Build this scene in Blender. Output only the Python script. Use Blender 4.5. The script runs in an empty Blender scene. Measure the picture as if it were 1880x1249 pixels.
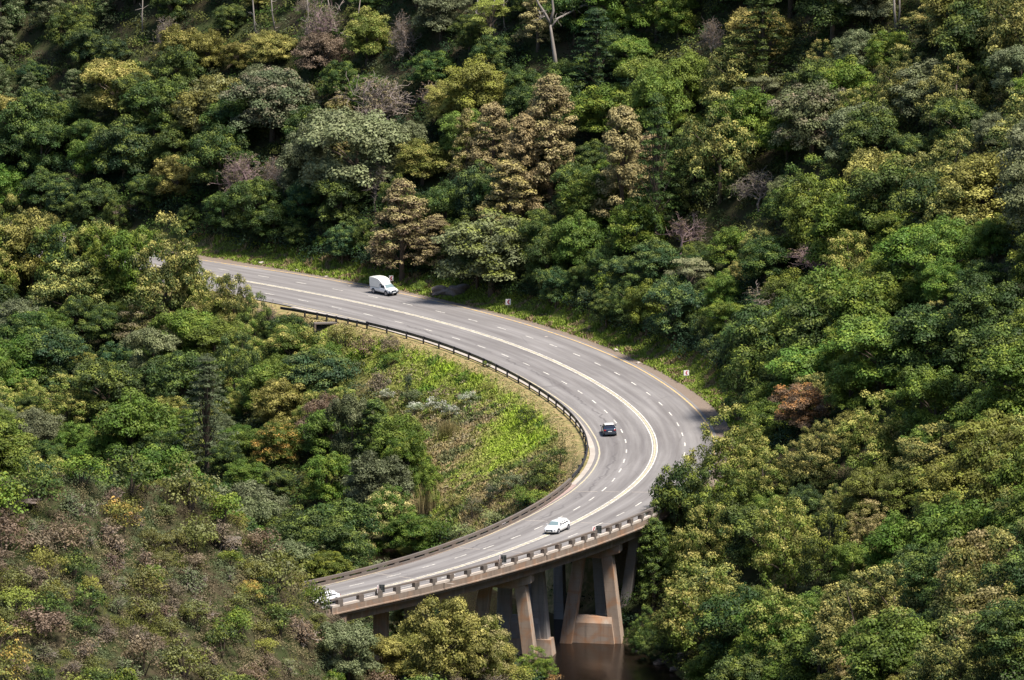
import bpy, math, random
import numpy as np
R = np.random.default_rng(7)
random.seed(7)
SC = bpy.context.scene
COL = SC.collection
# ------------------------------------------------------------------ camera
CAM = np.array([0.0, -1100.0, 205.09]); TH = 0.1699947; FPX = 16000.0
TILT = 0.03797           # the road climbs gently towards the right-hand bank
cam = bpy.data.cameras.new('camera'); co = bpy.data.objects.new('camera', cam); COL.objects.link(co)
co.location = CAM; co.rotation_euler = (math.pi/2 - TH, 0, 0)
cam.lens = FPX/1880*36; cam.sensor_width = 36; cam.clip_start = 1; cam.clip_end = 6000
SC.camera = co
def ray(u, v):
    a = (u-940)/FPX; b = -(v-624.5)/FPX
    return np.array([a, math.cos(TH)+b*math.sin(TH), -math.sin(TH)+b*math.cos(TH)])
def on_plane(u, v, dz=0.0):       # point of the road plane (raised by dz) seen at a photo pixel
    d = ray(u, v); t = -(CAM[2]-dz-TILT*CAM[0])/(d[2]-TILT*d[0])
    return CAM + d*t
# ------------------------------------------------------------------ helpers
def mesh_np(name, verts, faces, mats=None, fmat=None, smooth=False, uv=None, attr=None):
    """faces: (n,k) int array"""
    me = bpy.data.meshes.new(name)
    verts = np.asarray(verts, np.float32); faces = np.asarray(faces, np.int32)
    n, k = faces.shape
    me.vertices.add(len(verts)); me.vertices.foreach_set('co', verts.ravel())
    me.loops.add(n*k); me.loops.foreach_set('vertex_index', faces.ravel())
    me.polygons.add(n); me.polygons.foreach_set('loop_start', np.arange(0, n*k, k, dtype=np.int32))
    try: me.polygons.foreach_set('loop_total', np.full(n, k, np.int32))
    except Exception: pass
    if uv is not None:
        l = me.uv_layers.new(name='UVMap'); l.data.foreach_set('uv', np.asarray(uv, np.float32)[faces.ravel()].ravel())
    if attr is not None:
        for an, av in attr.items():
            av = np.asarray(av, np.float32)
            if av.ndim == 1:
                a = me.attributes.new(an, 'FLOAT', 'POINT'); a.data.foreach_set('value', av)
            else:
                a = me.attributes.new(an, 'FLOAT_COLOR', 'POINT'); a.data.foreach_set('color', np.c_[av, np.ones(len(av))].astype(np.float32).ravel())
    for m in (mats or []): me.materials.append(m)
    if fmat is not None: me.polygons.foreach_set('material_index', np.asarray(fmat, np.int32))
    if smooth: me.polygons.foreach_set('use_smooth', np.ones(n, bool))
    me.update(calc_edges=True); me.validate()
    return me
class MB:
    """collects quads/tris; builds one mesh"""
    def __init__(s): s.v = []; s.f = []
    def add(s, vs, fs):
        o = len(s.v); s.v += [tuple(map(float, p)) for p in vs]; s.f += [tuple(i+o for i in f) for f in fs]
    def hexa(s, p):   # 8 points: bottom 4 ccw, top 4 ccw
        s.add(p, [(3,2,1,0),(4,5,6,7),(0,1,5,4),(1,2,6,5),(2,3,7,6),(3,0,4,7)])
    def box(s, c, d, ax=None, top=1.0):
        c = np.array(c, float); X, Y, Z = (np.eye(3) if ax is None else np.array(ax, float))
        h = np.array(d, float)/2
        P = []
        for z, k in ((-1, 1.0), (1, top)):
            for x, y in ((-1,-1),(1,-1),(1,1),(-1,1)): P.append(c + X*x*h[0]*k + Y*y*h[1]*k + Z*z*h[2])
        s.hexa(P)
    def tube(s, pts, rad, n=6, cap=True):
        pts = [np.array(p, float) for p in pts]; rad = rad if hasattr(rad, '__len__') else [rad]*len(pts)
        rings = []
        for i, p in enumerate(pts):
            t = pts[min(i+1, len(pts)-1)] - pts[max(i-1, 0)]; t = t/(np.linalg.norm(t)+1e-9)
            a = np.cross(t, (0,0,1) if abs(t[2]) < .9 else (1,0,0)); a /= np.linalg.norm(a); b = np.cross(t, a)
            rings.append([p + (a*math.cos(2*math.pi*k/n)+b*math.sin(2*math.pi*k/n))*rad[i] for k in range(n)])
        vs = [q for r in rings for q in r]; fs = []
        for i in range(len(pts)-1):
            for k in range(n):
                fs.append((i*n+k, i*n+(k+1)%n, (i+1)*n+(k+1)%n, (i+1)*n+k))
        if cap: fs += [tuple(range(n))[::-1], tuple((len(pts)-1)*n+k for k in range(n))]
        s.add(vs, fs)
    def build(s, name, mat, parent=None, smooth=False, bevel=0):
        me = bpy.data.meshes.new(name); me.from_pydata(s.v, [], s.f); me.materials.append(mat)
        if smooth: me.polygons.foreach_set('use_smooth', [True]*len(me.polygons))
        me.update()
        o = bpy.data.objects.new(name, me); COL.objects.link(o)
        if parent: o.parent = parent
        if bevel:
            b = o.modifiers.new('bevel', 'BEVEL'); b.width = bevel; b.segments = 2; b.limit_method = 'ANGLE'
        return o
def tag(o, label=None, cat=None, group=None, kind=None):
    if label: o['label'] = label
    if cat: o['category'] = cat
    if group: o['group'] = group
    if kind: o['kind'] = kind
    return o
def empty(name, loc=(0,0,0), rz=0.0):
    o = bpy.data.objects.new(name, None); COL.objects.link(o); o.location = loc; o.rotation_euler = (0,0,rz); o.empty_display_size = .3
    return o
def link(name, me, parent=None):
    o = bpy.data.objects.new(name, me); COL.objects.link(o)
    if parent: o.parent = parent
    return o
def copy_tree(o, parent=None):
    c = o.copy(); COL.objects.link(c); c.parent = parent
    for ch in o.children: copy_tree(ch, c)
    return c
# ------------------------------------------------------------------ materials
class NT:
    def __init__(s, name):
        m = bpy.data.materials.new(name); m.use_nodes = True; s.m = m; s.t = m.node_tree; s.t.nodes.clear()
        s.out = s.n('ShaderNodeOutputMaterial'); s.b = s.n('ShaderNodeBsdfPrincipled')
        s.l(s.b.outputs[0], s.out.inputs[0])
    def n(s, ty, **kw):
        x = s.t.nodes.new(ty)
        for k, v in kw.items(): setattr(x, k, v)
        return x
    def l(s, a, b): s.t.links.new(a, b)
    def noise(s, scale, detail=4, rough=.55, vec=None, dist=0):
        x = s.n('ShaderNodeTexNoise'); x.inputs['Scale'].default_value = scale; x.inputs['Detail'].default_value = detail
        x.inputs['Roughness'].default_value = rough; x.inputs['Distortion'].default_value = dist
        if vec is not None: s.l(vec, x.inputs['Vector'])
        return x.outputs['Fac']
    def ramp(s, fac, stops, interp='LINEAR'):
        x = s.n('ShaderNodeValToRGB'); x.color_ramp.interpolation = interp; e = x.color_ramp.elements
        while len(e) < len(stops): e.new(.5)
        for i, (p, c) in enumerate(stops):
            e[i].position = p; e[i].color = (c, c, c, 1) if not hasattr(c, '__len__') else (*c, 1)
        s.l(fac, x.inputs[0]); return x.outputs[0]
    def mix(s, fac, a, b, mode='MIX'):
        x = s.n('ShaderNodeMix', data_type='RGBA', blend_type=mode)
        for sock, v in ((x.inputs[0], fac), (x.inputs[6], a), (x.inputs[7], b)):
            if hasattr(v, 'links') or hasattr(v, 'is_linked'): s.l(v, sock)
            elif hasattr(v, '__len__'): sock.default_value = (*v, 1)
            else: sock.default_value = v
        return x.outputs[2]
    def math(s, op, a, b=0.0, c=None):
        x = s.n('ShaderNodeMath', operation=op)
        for i, v in enumerate((a, b) if c is None else (a, b, c)):
            if hasattr(v, 'is_linked'): s.l(v, x.inputs[i])
            else: x.inputs[i].default_value = v
        return x.outputs[0]
    def pos(s): return s.n('ShaderNodeNewGeometry').outputs['Position']
    def obj(s): return s.n('ShaderNodeTexCoord').outputs['Object']
    def map(s, vec, sc=(1,1,1), rot=(0,0,0)):
        x = s.n('ShaderNodeMapping'); x.inputs['Scale'].default_value = sc; x.inputs['Rotation'].default_value = rot; s.l(vec, x.inputs[0]); return x.outputs[0]
    def col(s, v):
        if hasattr(v, 'is_linked'): s.l(v, s.b.inputs['Base Color'])
        else: s.b.inputs['Base Color'].default_value = (*v, 1)
    def rough(s, v):
        if hasattr(v, 'is_linked'): s.l(v, s.b.inputs['Roughness'])
        else: s.b.inputs['Roughness'].default_value = v
    def bump(s, h, st=.3, d=.1):
        x = s.n('ShaderNodeBump'); x.inputs['Strength'].default_value = st; x.inputs['Distance'].default_value = d
        s.l(h, x.inputs['Height']); s.l(x.outputs[0], s.b.inputs['Normal'])
def simple(name, c, rough=.6, metal=0.0, var=.15, scale=3.0, coat=0.0):
    t = NT(name); f = t.noise(scale, 4, .6, t.obj())
    t.col(t.mix(f, tuple(x*(1-var) for x in c), tuple(min(1, x*(1+var)) for x in c)))
    t.rough(rough); t.b.inputs['Metallic'].default_value = metal
    if coat: t.b.inputs['Coat Weight'].default_value = coat
    return t.m
M = {}
# asphalt: u = metres along, v = metres across
t = NT('asphalt'); uvn = t.n('ShaderNodeUVMap').outputs[0]
sx = t.n('ShaderNodeSeparateXYZ'); t.l(uvn, sx.inputs[0])
fine = t.noise(2.2, 6, .75, t.pos()); big = t.noise(.09, 3, .5, t.pos())
base = t.mix(t.ramp(big, [(.3, 0), (.7, 1)]), (.175, .163, .156), (.222, .207, .199))
base = t.mix(t.ramp(fine, [(.3, 0), (.75, 1)]), base, t.mix(.5, base, (.26, .25, .25)))
streak = t.noise(1.0, 4, .6, t.map(uvn, (.035, .75, 1)))
base = t.mix(t.ramp(streak, [(.36, 0), (.66, .9)]), base, (.118, .107, .104))
# wheel paths polished darker, one pair in each lane
w = t.math('SINE', t.math('MULTIPLY', sx.outputs[1], 2*math.pi/1.95))
base = t.mix(t.math('MULTIPLY', t.ramp(w, [(.4, 0), (1, 1)]), .30), base, (.12, .11, .112))
# repaired seams along the inner lane and transverse joints
wob = t.noise(.35, 3, .6, t.map(uvn, (1, .2, 1)))
seam = t.math('ABSOLUTE', t.math('ADD', t.math('ADD', sx.outputs[1], 5.15), t.math('MULTIPLY', t.math('SUBTRACT', wob, .5), 2.6)))
seamn = t.noise(.12, 3, .5, t.pos())
base = t.mix(t.math('MULTIPLY', t.ramp(seam, [(0, 1), (.22, 0)]), t.ramp(seamn, [(.42, 0), (.55, .7)])), base, (.07, .063, .064))
cr = t.n('ShaderNodeTexVoronoi', feature='DISTANCE_TO_EDGE'); cr.inputs['Scale'].default_value = .16; t.l(t.map(uvn, (1, 1.4, 1)), cr.inputs['Vector'])
base = t.mix(t.math('MULTIPLY', t.ramp(cr.outputs['Distance'], [(0, 1), (.02, 0)]), t.ramp(t.noise(.05, 2, .5, t.pos()), [(.5, 0), (.6, .45)])), base, (.08, .072, .072))
t.col(base); t.rough(.85); t.bump(fine, .25, .02); M['asphalt'] = t.m
def paint(name, c):
    t = NT(name); f = t.noise(1.6, 6, .75, t.pos()); t.col(t.mix(t.ramp(f, [(.40, .85), (.57, 0)]), c, (.3, .28, .27))); t.rough(.7); return t.m
M['white_paint'] = paint('road_paint_white', (.66, .63, .56))
M['cream_paint'] = paint('road_paint_cream', (.50, .43, .26))
M['yellow_paint'] = paint('road_paint_yellow', (.66, .42, .12))
# concrete, weathered with rust and drips
def concrete(name, c1, c2, rust=.3, drip=True):
    t = NT(name); p = t.pos(); f = t.noise(.9, 6, .65, p); g = t.noise(6, 4, .6, p)
    c = t.mix(f, c1, c2); c = t.mix(t.math('MULTIPLY', g, .35), c, tuple(x*.6 for x in c1))
    if drip:
        d = t.noise(1.0, 4, .7, t.map(p, (1.6, 1.6, .12)))
        c = t.mix(t.ramp(d, [(.5, 0), (.75, .6)]), c, (.07, .055, .045))
        d2 = t.noise(1.0, 3, .6, t.map(p, (1.1, 1.1, .10)))
        c = t.mix(t.ramp(d2, [(.56, 0), (.72, .55)]), c, (.42, .36, .30))
    r = t.noise(.35, 4, .6, p, 1.0)
    c = t.mix(t.ramp(r, [(.48, 0), (.66, rust)]), c, (.36, .155, .055))
    # formwork lift lines every 1.1 m
    s = t.n('ShaderNodeSeparateXYZ'); t.l(p, s.inputs[0])
    fr = t.math('FRACT', t.math('MULTIPLY', s.outputs[2], .9))
    c = t.mix(t.math('MULTIPLY', t.ramp(fr, [(0, 1), (.05, 0)]), .35), c, (.06, .05, .045))
    t.col(c); t.rough(.9); t.bump(f, .3, .05); return t.m
M['pier'] = concrete('weathered_pier_concrete', (.30, .225, .175), (.42, .33, .26), .6)
M['pier_grey'] = concrete('grey_pier_concrete', (.24, .225, .22), (.36, .34, .33), .2)
M['deck'] = concrete('stained_deck_concrete', (.15, .115, .09), (.30, .235, .19), .35)
M['gutter'] = simple('dusty_gutter_concrete', (.36, .32, .28), .9, var=.35, scale=.5)
M['rail_conc'] = concrete('parapet_concrete', (.085, .072, .064), (.19, .16, .14), .1, False)
M['sill'] = simple('pale_kerb_concrete', (.46, .40, .35), .85, var=.2, scale=.8)
M['walk'] = simple('pinkish_walkway_concrete', (.30, .22, .20), .9, var=.35, scale=.6)
M['steel_dark'] = simple('tarred_guardrail_steel', (.035, .035, .042), .5, .2)
M['steel_bright'] = simple('galvanised_rail_steel', (.45, .45, .48), .35, .7)
M['post'] = simple('sign_post_grey', (.16, .15, .14), .6, .3)
# ------------------------------------------------------------------ road geometry
CL = np.array([[-38.68,153.86],[-36.14,150.69],[-33.64,147.49],[-31.19,144.26],[-28.78,141.01],[-26.41,137.72],[-24.08,134.4],[-21.8,131.05],[-19.57,127.67],[-17.38,124.26],[-15.25,120.82],[-13.16,117.35],[-11.14,113.84],[-9.17,110.31],[-7.27,106.74],[-5.43,103.13],[-3.66,99.5],[-1.96,95.83],[-0.33,92.13],[1.23,88.4],[2.73,84.64],[4.16,80.85],[5.53,77.04],[6.83,73.2],[8.08,69.35],[9.27,65.47],[10.41,61.57],[11.48,57.66],[12.5,53.73],[13.46,49.79],[14.36,45.83],[15.18,41.85],[15.93,37.87],[16.6,33.86],[17.18,29.85],[17.66,25.83],[18.04,21.8],[18.32,17.76],[18.47,13.72],[18.51,9.68],[18.42,5.65],[18.19,1.62],[17.83,-2.41],[17.34,-6.41],[16.71,-10.4],[15.95,-14.37],[15.06,-18.32],[14.04,-22.25],[12.91,-26.14],[11.67,-30.01],[10.32,-33.84],[8.86,-37.64],[7.31,-41.39],[5.65,-45.1],[3.89,-48.76],[2.02,-52.36],[0.05,-55.89],[-2.03,-59.35],[-4.22,-62.73],[-6.54,-66.03],[-8.98,-69.22],[-11.54,-72.32],[-14.24,-75.31],[-17.08,-78.19],[-20.05,-80.97]])
pre = [CL[0] + (CL[0]-CL[1])*k for k in range(30, 0, -1)]
post_ = [CL[-1] + (CL[-1]-CL[-2])*k for k in range(1, 21)]
FULL = np.array(list(pre) + list(CL) + list(post_))
Sx = np.r_[0, np.cumsum(np.linalg.norm(np.diff(FULL, axis=0), axis=1))]; Sx = Sx - Sx[30]
TX = np.gradient(FULL[:, 0], Sx); TY = np.gradient(FULL[:, 1], Sx)
def P(s, o, dz=0.0):     # o > 0 towards the outside of the bend
    s = np.asarray(s, float); x = np.interp(s, Sx, FULL[:, 0]); y = np.interp(s, Sx, FULL[:, 1])
    tx = np.interp(s, Sx, TX); ty = np.interp(s, Sx, TY); n = np.hypot(tx, ty); tx, ty = tx/n, ty/n
    X = x - ty*o; Y = y + tx*o
    return np.stack([X, Y, TILT*X + dz + 0*X], -1)
def heading(s): return math.atan2(float(np.interp(s, Sx, TY)), float(np.interp(s, Sx, TX)))
DN = P(np.arange(Sx[0], Sx[-1], .5), 0)[:, :2]; DS = np.arange(Sx[0], Sx[-1], .5)
def so(p):               # road coordinates of a point
    k = ((DN-np.array(p[:2]))**2).sum(1).argmin(); h = heading(DS[k]); v = np.array(p[:2])-DN[k]
    return DS[k] + v[0]*math.cos(h)+v[1]*math.sin(h), -math.sin(h)*v[0]+math.cos(h)*v[1]
SB, SE_ = 186.0, 264.0   # the bridge starts and ends here
f_yo = lambda s: np.interp(s, [-120, -22, 0, 44, 68, 100, 126, 151, 175, 200, 225, 262, 300], [7.4, 7.4, 8.7, 8.6, 8.4, 8.4, 7.9, 7.6, 7.9, 8.9, 7.6, 6.6, 6.6])
f_yi = lambda s: np.interp(s, [-120, 90, 118, 146, 163, 190, 209, 240, 262, 300], [-7.8, -7.8, -7.8, -7.6, -7.1, -6.95, -7.1, -7.0, -6.3, -6.3])
f_lo = lambda s: np.interp(s, [-120, 52, 90, 104, 128, 150, 171, 200, 215, 237, 262, 300], [4.3, 4.2, 4.45, 4.55, 4.2, 3.85, 3.95, 3.95, 3.3, 2.6, 2.3, 2.3])
f_li = lambda s: np.interp(s, [-120, 20, 64, 80, 107, 168, 188, 200, 213, 240, 254, 300], [-4.6, -4.6, -4.5, -4.25, -3.85, -3.65, -3.1, -2.95, -3.0, -3.6, -3.65, -3.65])
sill_px = [(601.5,1113),(640,1104),(678,1095.5),(710,1089),(743.5,1081),(777,1073),(809,1066),(841,1058),(871,1050),(900,1042.5),(928,1036),(957,1026),(983,1019),(1009,1011),(1034,1002.6),(1057.5,995),(1081,987.5),(1124,973),(1145.5,964.7),(1164,956),(1182,948.5),(1199,941)]
_so = sorted(so(on_plane(u, v, .25)) for u, v in sill_px)
_ps = np.array([a for a, b in _so]); _po = np.array([b for a, b in _so]); _c = np.polyfit((_ps-230)/40, _po, 3)
f_po = lambda s: np.polyval(_c, (np.clip(s, 192, 268)-230)/40)       # outer parapet line
bal_px = [(574,1080),(672,1053.6),(783.5,1023),(867,993.6),(960,952),(1000,930),(1030,908),(1052,884)]
_so2 = sorted(so(on_plane(u, v)) for u, v in bal_px)
_bs = np.array([a for a, b in _so2]); _bo = np.array([b for a, b in _so2]); _c2 = np.polyfit((_bs-230)/40, _bo, 2)
f_bo = lambda s: np.polyval(_c2, (np.clip(s, 183, 268)-230)/40)
print('parapet offsets', np.round(f_po(np.array([195,210,230,250,265])), 2), 'inner', np.round(f_bo(np.array([186,210,230,250,265])), 2))
def strip(name, s0, s1, fa, fb, dz, mat, parent=None, ds=1.0, nx=1, thick=0):
    s = np.linspace(s0, s1, max(2, int((s1-s0)/ds)+1)); a = fa(s) if callable(fa) else fa+0*s; b = fb(s) if callable(fb) else fb+0*s
    rows = [P(s, a+(b-a)*k/nx, dz) for k in range(nx+1)]; n = len(s); V = np.concatenate(rows)
    U = np.concatenate([np.stack([s, a+(b-a)*k/nx], 1) for k in range(nx+1)])
    F = [(k*n+i+1, k*n+i, (k+1)*n+i, (k+1)*n+i+1) for k in range(nx) for i in range(n-1)]
    me = mesh_np(name, V, np.array(F)[:, ::-1] if (a[0] > b[0]) else np.array(F), [mat], uv=U)
    return link(name, me, parent)
road = strip('road', -118, 318, lambda s: np.where((s > SB) & (s < SE_), f_bo(s)+.1, f_yi(s)-.75), lambda s: np.where(s > SB+6, f_po(s)-.1, f_yo(s)+.55), 0.0, M['asphalt'], nx=6)
tag(road, kind='structure')
def line(name, f, w, mat, s0=-118, s1=318, dz=.02): return strip(name, s0, s1, lambda s: f(s)-w/2, lambda s: f(s)+w/2, dz, mat, road, .7)
line('centre_line', lambda s: .28+0*s, .17, M['white_paint'])
line('centre_line', lambda s: -.28+0*s, .17, M['white_paint'])
line('centre_strip', lambda s: 0*s, .24, M['cream_paint'], dz=.012)
line('edge_line', f_yo, .23, M['yellow_paint'], s1=180)
line('edge_line', f_yi, .20, M['cream_paint'], 20, 318)
def dashes(name, f, phases):
    v = []; fc = []
    for s in phases:
        ss = np.linspace(s-1.3, s+1.3, 5); A = P(ss, f(ss)-.085, .02); B_ = P(ss, f(ss)+.085, .02); o = len(v)
        v += list(A)+list(B_); fc += [(o+i, o+i+1, o+5+i+1, o+5+i) for i in range(4)]
    return link(name, mesh_np(name, np.array(v), np.array(fc), [M['white_paint']]), road)
dashes('lane_dashes', f_lo, [-28.5,-19.9,-11.3,-1.5,7.5,16.5,25.5,34.5,43.3,52.6,61.1,70,78.1,86.7,95.1,103.5,111.9,120.2,128,135.8,143.5,150.6,157.7,164.6,171.4,178,184.5,190.9,197.2,203.7,210.3,217.2,223.9,230.6,237,244,251,258,265])
dashes('lane_dashes', f_li, [3,12,20.6,29.4,38,46.8,55.7,64.6,73.2,81.7,90.1,98.4,106.7,115,123,131,138.8,146.2,153.8,161.2,168.2,175,181.6,188,194.4,200.9,207.3,213.7,220.1,227,233.4,240.1,246.9,253.6,260])
# thin pale transverse joints on the bridge
for s0 in (189.5, 209.5, 228.5, 247):
    for a, b in ((-6.6, -3.6), (-2.6, -.8), (.9, 6.2)):
        v = np.concatenate([P(np.array([s0, s0+.12]), a, .014), P(np.array([s0+.12, s0]), b, .014)])
        link('deck_joint', mesh_np('deck_joint', v, np.array([[0, 1, 2, 3]]), [M['sill']]), road)
# ------------------------------------------------------------------ terrain
RIV = np.array([(-60,60),(-34,34),(-20,8),(-8,-18),(2,-38),(10,-56),(14,-75),(17,-110),(10,-170),(-20,-300),(0,-700)], float)
def segdist(X, Y, poly):
    best = np.full(X.shape, 1e9); side = np.zeros(X.shape)
    for (x0, y0), (x1, y1) in zip(poly[:-1], poly[1:]):
        dx, dy = x1-x0, y1-y0; L = dx*dx+dy*dy; tt = np.clip(((X-x0)*dx+(Y-y0)*dy)/L, 0, 1)
        px, py = X-(x0+tt*dx), Y-(y0+tt*dy); d = np.hypot(px, py); m = d < best
        best = np.where(m, d, best); side = np.where(m, np.sign(dx*py-dy*px), side)
    return best, side
WATER = -14.3
def vnoise(X, Y, sc, seed):
    r = np.random.default_rng(seed); G = r.random((128, 128)); x = X/sc; y = Y/sc
    xi = np.floor(x).astype(int); yi = np.floor(y).astype(int); fx = x-xi; fy = y-yi; fx = fx*fx*(3-2*fx); fy = fy*fy*(3-2*fy)
    g = lambda a, b: G[a % 128, b % 128]
    return (g(xi, yi)*(1-fx)+g(xi+1, yi)*fx)*(1-fy)+(g(xi, yi+1)*(1-fx)+g(xi+1, yi+1)*fx)*fy
GP1 = P(np.arange(-118, SB+.1, 2.0), 0)[:, :2]; GP2 = P(np.arange(SE_+13, 318, 2.0), 0)[:, :2]
def smin(a, b, k): h = np.clip(.5+.5*(b-a)/k, 0, 1); return b*(1-h)+a*h-k*h*(1-h)
CX = [-400,-120,-58,-48.6,-42.5,-33.2,-27,-23.4,-21,-15,-5,3,10]; CZ = [150,62,28.6,24.8,20.3,15.9,10.7,5.6,2.4,-5,-11,-15,-19]
def height(X, Y):
    X = np.asarray(X, float); Y = np.asarray(Y, float)
    d, sd = segdist(X, Y, GP1); rz = TILT*np.clip(X, -120, 120)
    n1 = vnoise(X, Y, 14, 1)-.5; n2 = vnoise(X, Y, 5, 2)-.5
    out = rz - .25 + .12*np.clip(d-9.5, 0, 4) + .80*np.clip(d-13.5, 0, 400) + n1*5*np.clip((d-14)/12, 0, 1) + n2*1.2*np.clip((d-12)/6, 0, 1)
    inn = rz - .12 - 16.0*(1-np.exp(-np.clip(d-11.2, 0, 500)/30)) + n1*2.0*np.clip((d-14)/12, 0, 1) + n2*.7*np.clip((d-11)/6, 0, 1)
    H = np.where(sd > 0, out, inn)
    dr, sr = segdist(X, Y, RIV)
    V = WATER-1.5 + .78*np.clip(dr-6.5, 0, 400) + n1*3*np.clip((dr-8)/10, 0, 1)
    core = np.clip((d-9.6)/1.5, 0, 1)          # never undercut the road itself
    H = np.where(d < 11.3, np.minimum(H, H*(1-core)+smin(H, V, 3)*core), smin(H, V, 3))
    cz = np.interp(X, CX, CZ); yc = -115 + .10*(X+40)
    Sp = cz - .9*np.clip(Y-yc, 0, 500) - .34*np.clip(yc-Y, 0, 400) + n1*3 + n2*1.0
    H = np.maximum(H, np.where(X < 12, Sp, -99))
    d2, s2 = segdist(X, Y, GP2)
    cut = TILT*X-.12
    k2 = np.clip((d2-8.5)/3.5, 0, 1); H = np.where(d2 < 12, cut*(1-k2)+H*k2, H)
    near = np.clip((-Y-300)/800, 0, 1.0)
    H = np.where(Y < -300, np.maximum(np.minimum(H, 40), -30)*(1-near)+ (-30+232*near**2)*1.0*near + 0*H, H)
    H = np.where(d < 9.2, rz-.12, H)
    return np.clip(H, -30, 260)
def axis(lo, hi, st, ext, g=1.25):
    c = list(np.arange(lo, hi+st/2, st)); s = st
    while c[-1] < ext[1]: s *= g; c.append(c[-1]+s)
    s = st
    while c[0] > ext[0]: s *= g; c.insert(0, c[0]-s)
    return np.array(c)
AX = axis(-110, 110, 1.0, (-2500, 2500)); AY = axis(-260, 300, 1.0, (-1400, 3000))
GX, GY = np.meshgrid(AX, AY, indexing='ij'); GZ = height(GX, GY)
nx_, ny_ = GX.shape
idx = np.arange(nx_*ny_).reshape(nx_, ny_)
TF = np.stack([idx[:-1, :-1], idx[1:, :-1], idx[1:, 1:], idx[:-1, 1:]], -1).reshape(-1, 4)
D1, SD1 = segdist(GX, GY, GP1)
INNER = np.where((SD1 < 0), D1, 0.0); OUTER = np.where(SD1 > 0, D1, 0.0)
def hz(x, y):
    i = np.clip(np.searchsorted(AX, x)-1, 0, nx_-2); j = np.clip(np.searchsorted(AY, y)-1, 0, ny_-2)
    fx = (x-AX[i])/(AX[i+1]-AX[i]); fy = (y-AY[j])/(AY[j+1]-AY[j])
    return (GZ[i, j]*(1-fx)+GZ[i+1, j]*fx)*(1-fy)+(GZ[i, j+1]*(1-fx)+GZ[i+1, j+1]*fx)*fy
TT = np.arange(880, 1500, .5)
def hit(u, v):
    d = ray(u, v); d = d/d[1]; X = CAM[0]+d[0]*TT; Y = CAM[1]+TT; Z = CAM[2]+d[2]*TT
    k = np.argmax(Z < hz(X, Y))
    return np.array([X[k], Y[k], float(hz(X[k], Y[k]))])
def pix(p):
    q = np.asarray(p, float)-CAM; cy = q[..., 1]*math.cos(TH)-q[..., 2]*math.sin(TH); cz = q[..., 1]*math.sin(TH)+q[..., 2]*math.cos(TH)
    return np.stack([940+FPX*q[..., 0]/cy, 624.5-FPX*cz/cy], -1)
# ---- ground cover masks: blobs are (photo point found on the terrain, radius in metres, strength)
def blobs(lst):
    out = np.zeros(GX.shape)
    for u, v, r, k in lst:
        c = hit(u, v); d = np.hypot(GX-c[0], (GY-c[1])*.75)/r
        out = np.maximum(out, k*np.clip(1.35-d, 0, 1))
    return out
nA = vnoise(GX, GY, 3.1, 5); nB = vnoise(GX, GY, 7.3, 6)
lime = blobs([(1000,800,4,1),(960,770,6,1),(920,820,5,1),(990,760,5,1),(940,840,5,1),(870,860,4,.6),(1000,740,5,.7),(880,690,5,.6),(830,670,5,.65),(770,655,5,.5),(740,690,5,.5),(720,640,5,.4),(700,670,5,.4),(800,700,6,.4),(850,720,6,.45),(920,710,6,.5),(960,720,5,.7),(590,620,4,.6),(525,580,2,1),(650,620,6,.5),(770,985,6,.6),(640,660,6,.4)])
lime = np.clip(lime*(.55+.9*nA), 0, 1)
dryg = blobs([(790,800,9,.9),(860,790,7,.8),(830,850,8,.8),(900,900,9,.8),(820,900,8,.8),(1020,880,6,.9),(1050,830,5,1),(960,880,6,.7),(700,700,5,.6),(620,610,6,.7),(560,600,5,.8),(660,600,6,.8),(840,940,8,.6),(1000,790,4,.3)])
dryg = np.clip(dryg*(.5+nB), 0, 1)
verge = np.clip(1-(INNER-11.2-.9*nB)/1.6, 0, 1)*(INNER > 0)
vo = np.clip(1-(OUTER-9.9-1.2*nB)/1.6, 0, 1)*(OUTER > 0)
gverge = np.clip((OUTER-9.6)/1.0, 0, 1)*np.clip((15.2-OUTER)/1.5, 0, 1)
t = NT('ground_cover'); p = t.pos()
def at(n): x = t.n('ShaderNodeAttribute', attribute_name=n); return x.outputs['Fac']
n1 = t.noise(.9, 6, .7, p); n2 = t.noise(4.5, 4, .7, p); n3 = t.noise(.25, 4, .6, p)
c = t.mix(n1, (.035, .030, .018), (.075, .060, .036))
c = t.mix(t.ramp(n3, [(.4, 0), (.6, .8)]), c, (.035, .05, .016))
gcol = t.mix(n2, (.14, .18, .025), (.22, .27, .04)); dcol = t.mix(n1, (.17, .13, .06), (.30, .235, .12)); vcol = t.mix(n2, (.27, .195, .095), (.40, .30, .155))
vcol = t.mix(t.ramp(n1, [(.42, 0), (.55, .8)]), vcol, (.15, .15, .055)); vcol = t.mix(t.ramp(t.noise(1.9, 5, .7, p), [(.54, 0), (.68, .7)]), vcol, (.15, .115, .07))
c = t.mix(t.math('MULTIPLY', at('ingrass'), .9), c, t.mix(n1, (.11, .10, .035), (.17, .14, .06)))
c = t.mix(at('dry'), c, dcol); c = t.mix(at('lime'), c, gcol)
c = t.mix(t.math('MULTIPLY', at('gverge'), t.ramp(n1, [(.3, .5), (.6, 1)])), c, t.mix(n2, (.12, .155, .03), (.20, .20, .06)))
c = t.mix(at('verge'), c, vcol); c = t.mix(at('dirt'), c, t.mix(n2, (.15, .115, .09), (.23, .185, .15)))
t.col(c); t.rough(1.0); t.bump(n2, .6, .15); t.b.inputs['Specular IOR Level'].default_value = .1; M['ground'] = t.m
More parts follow.
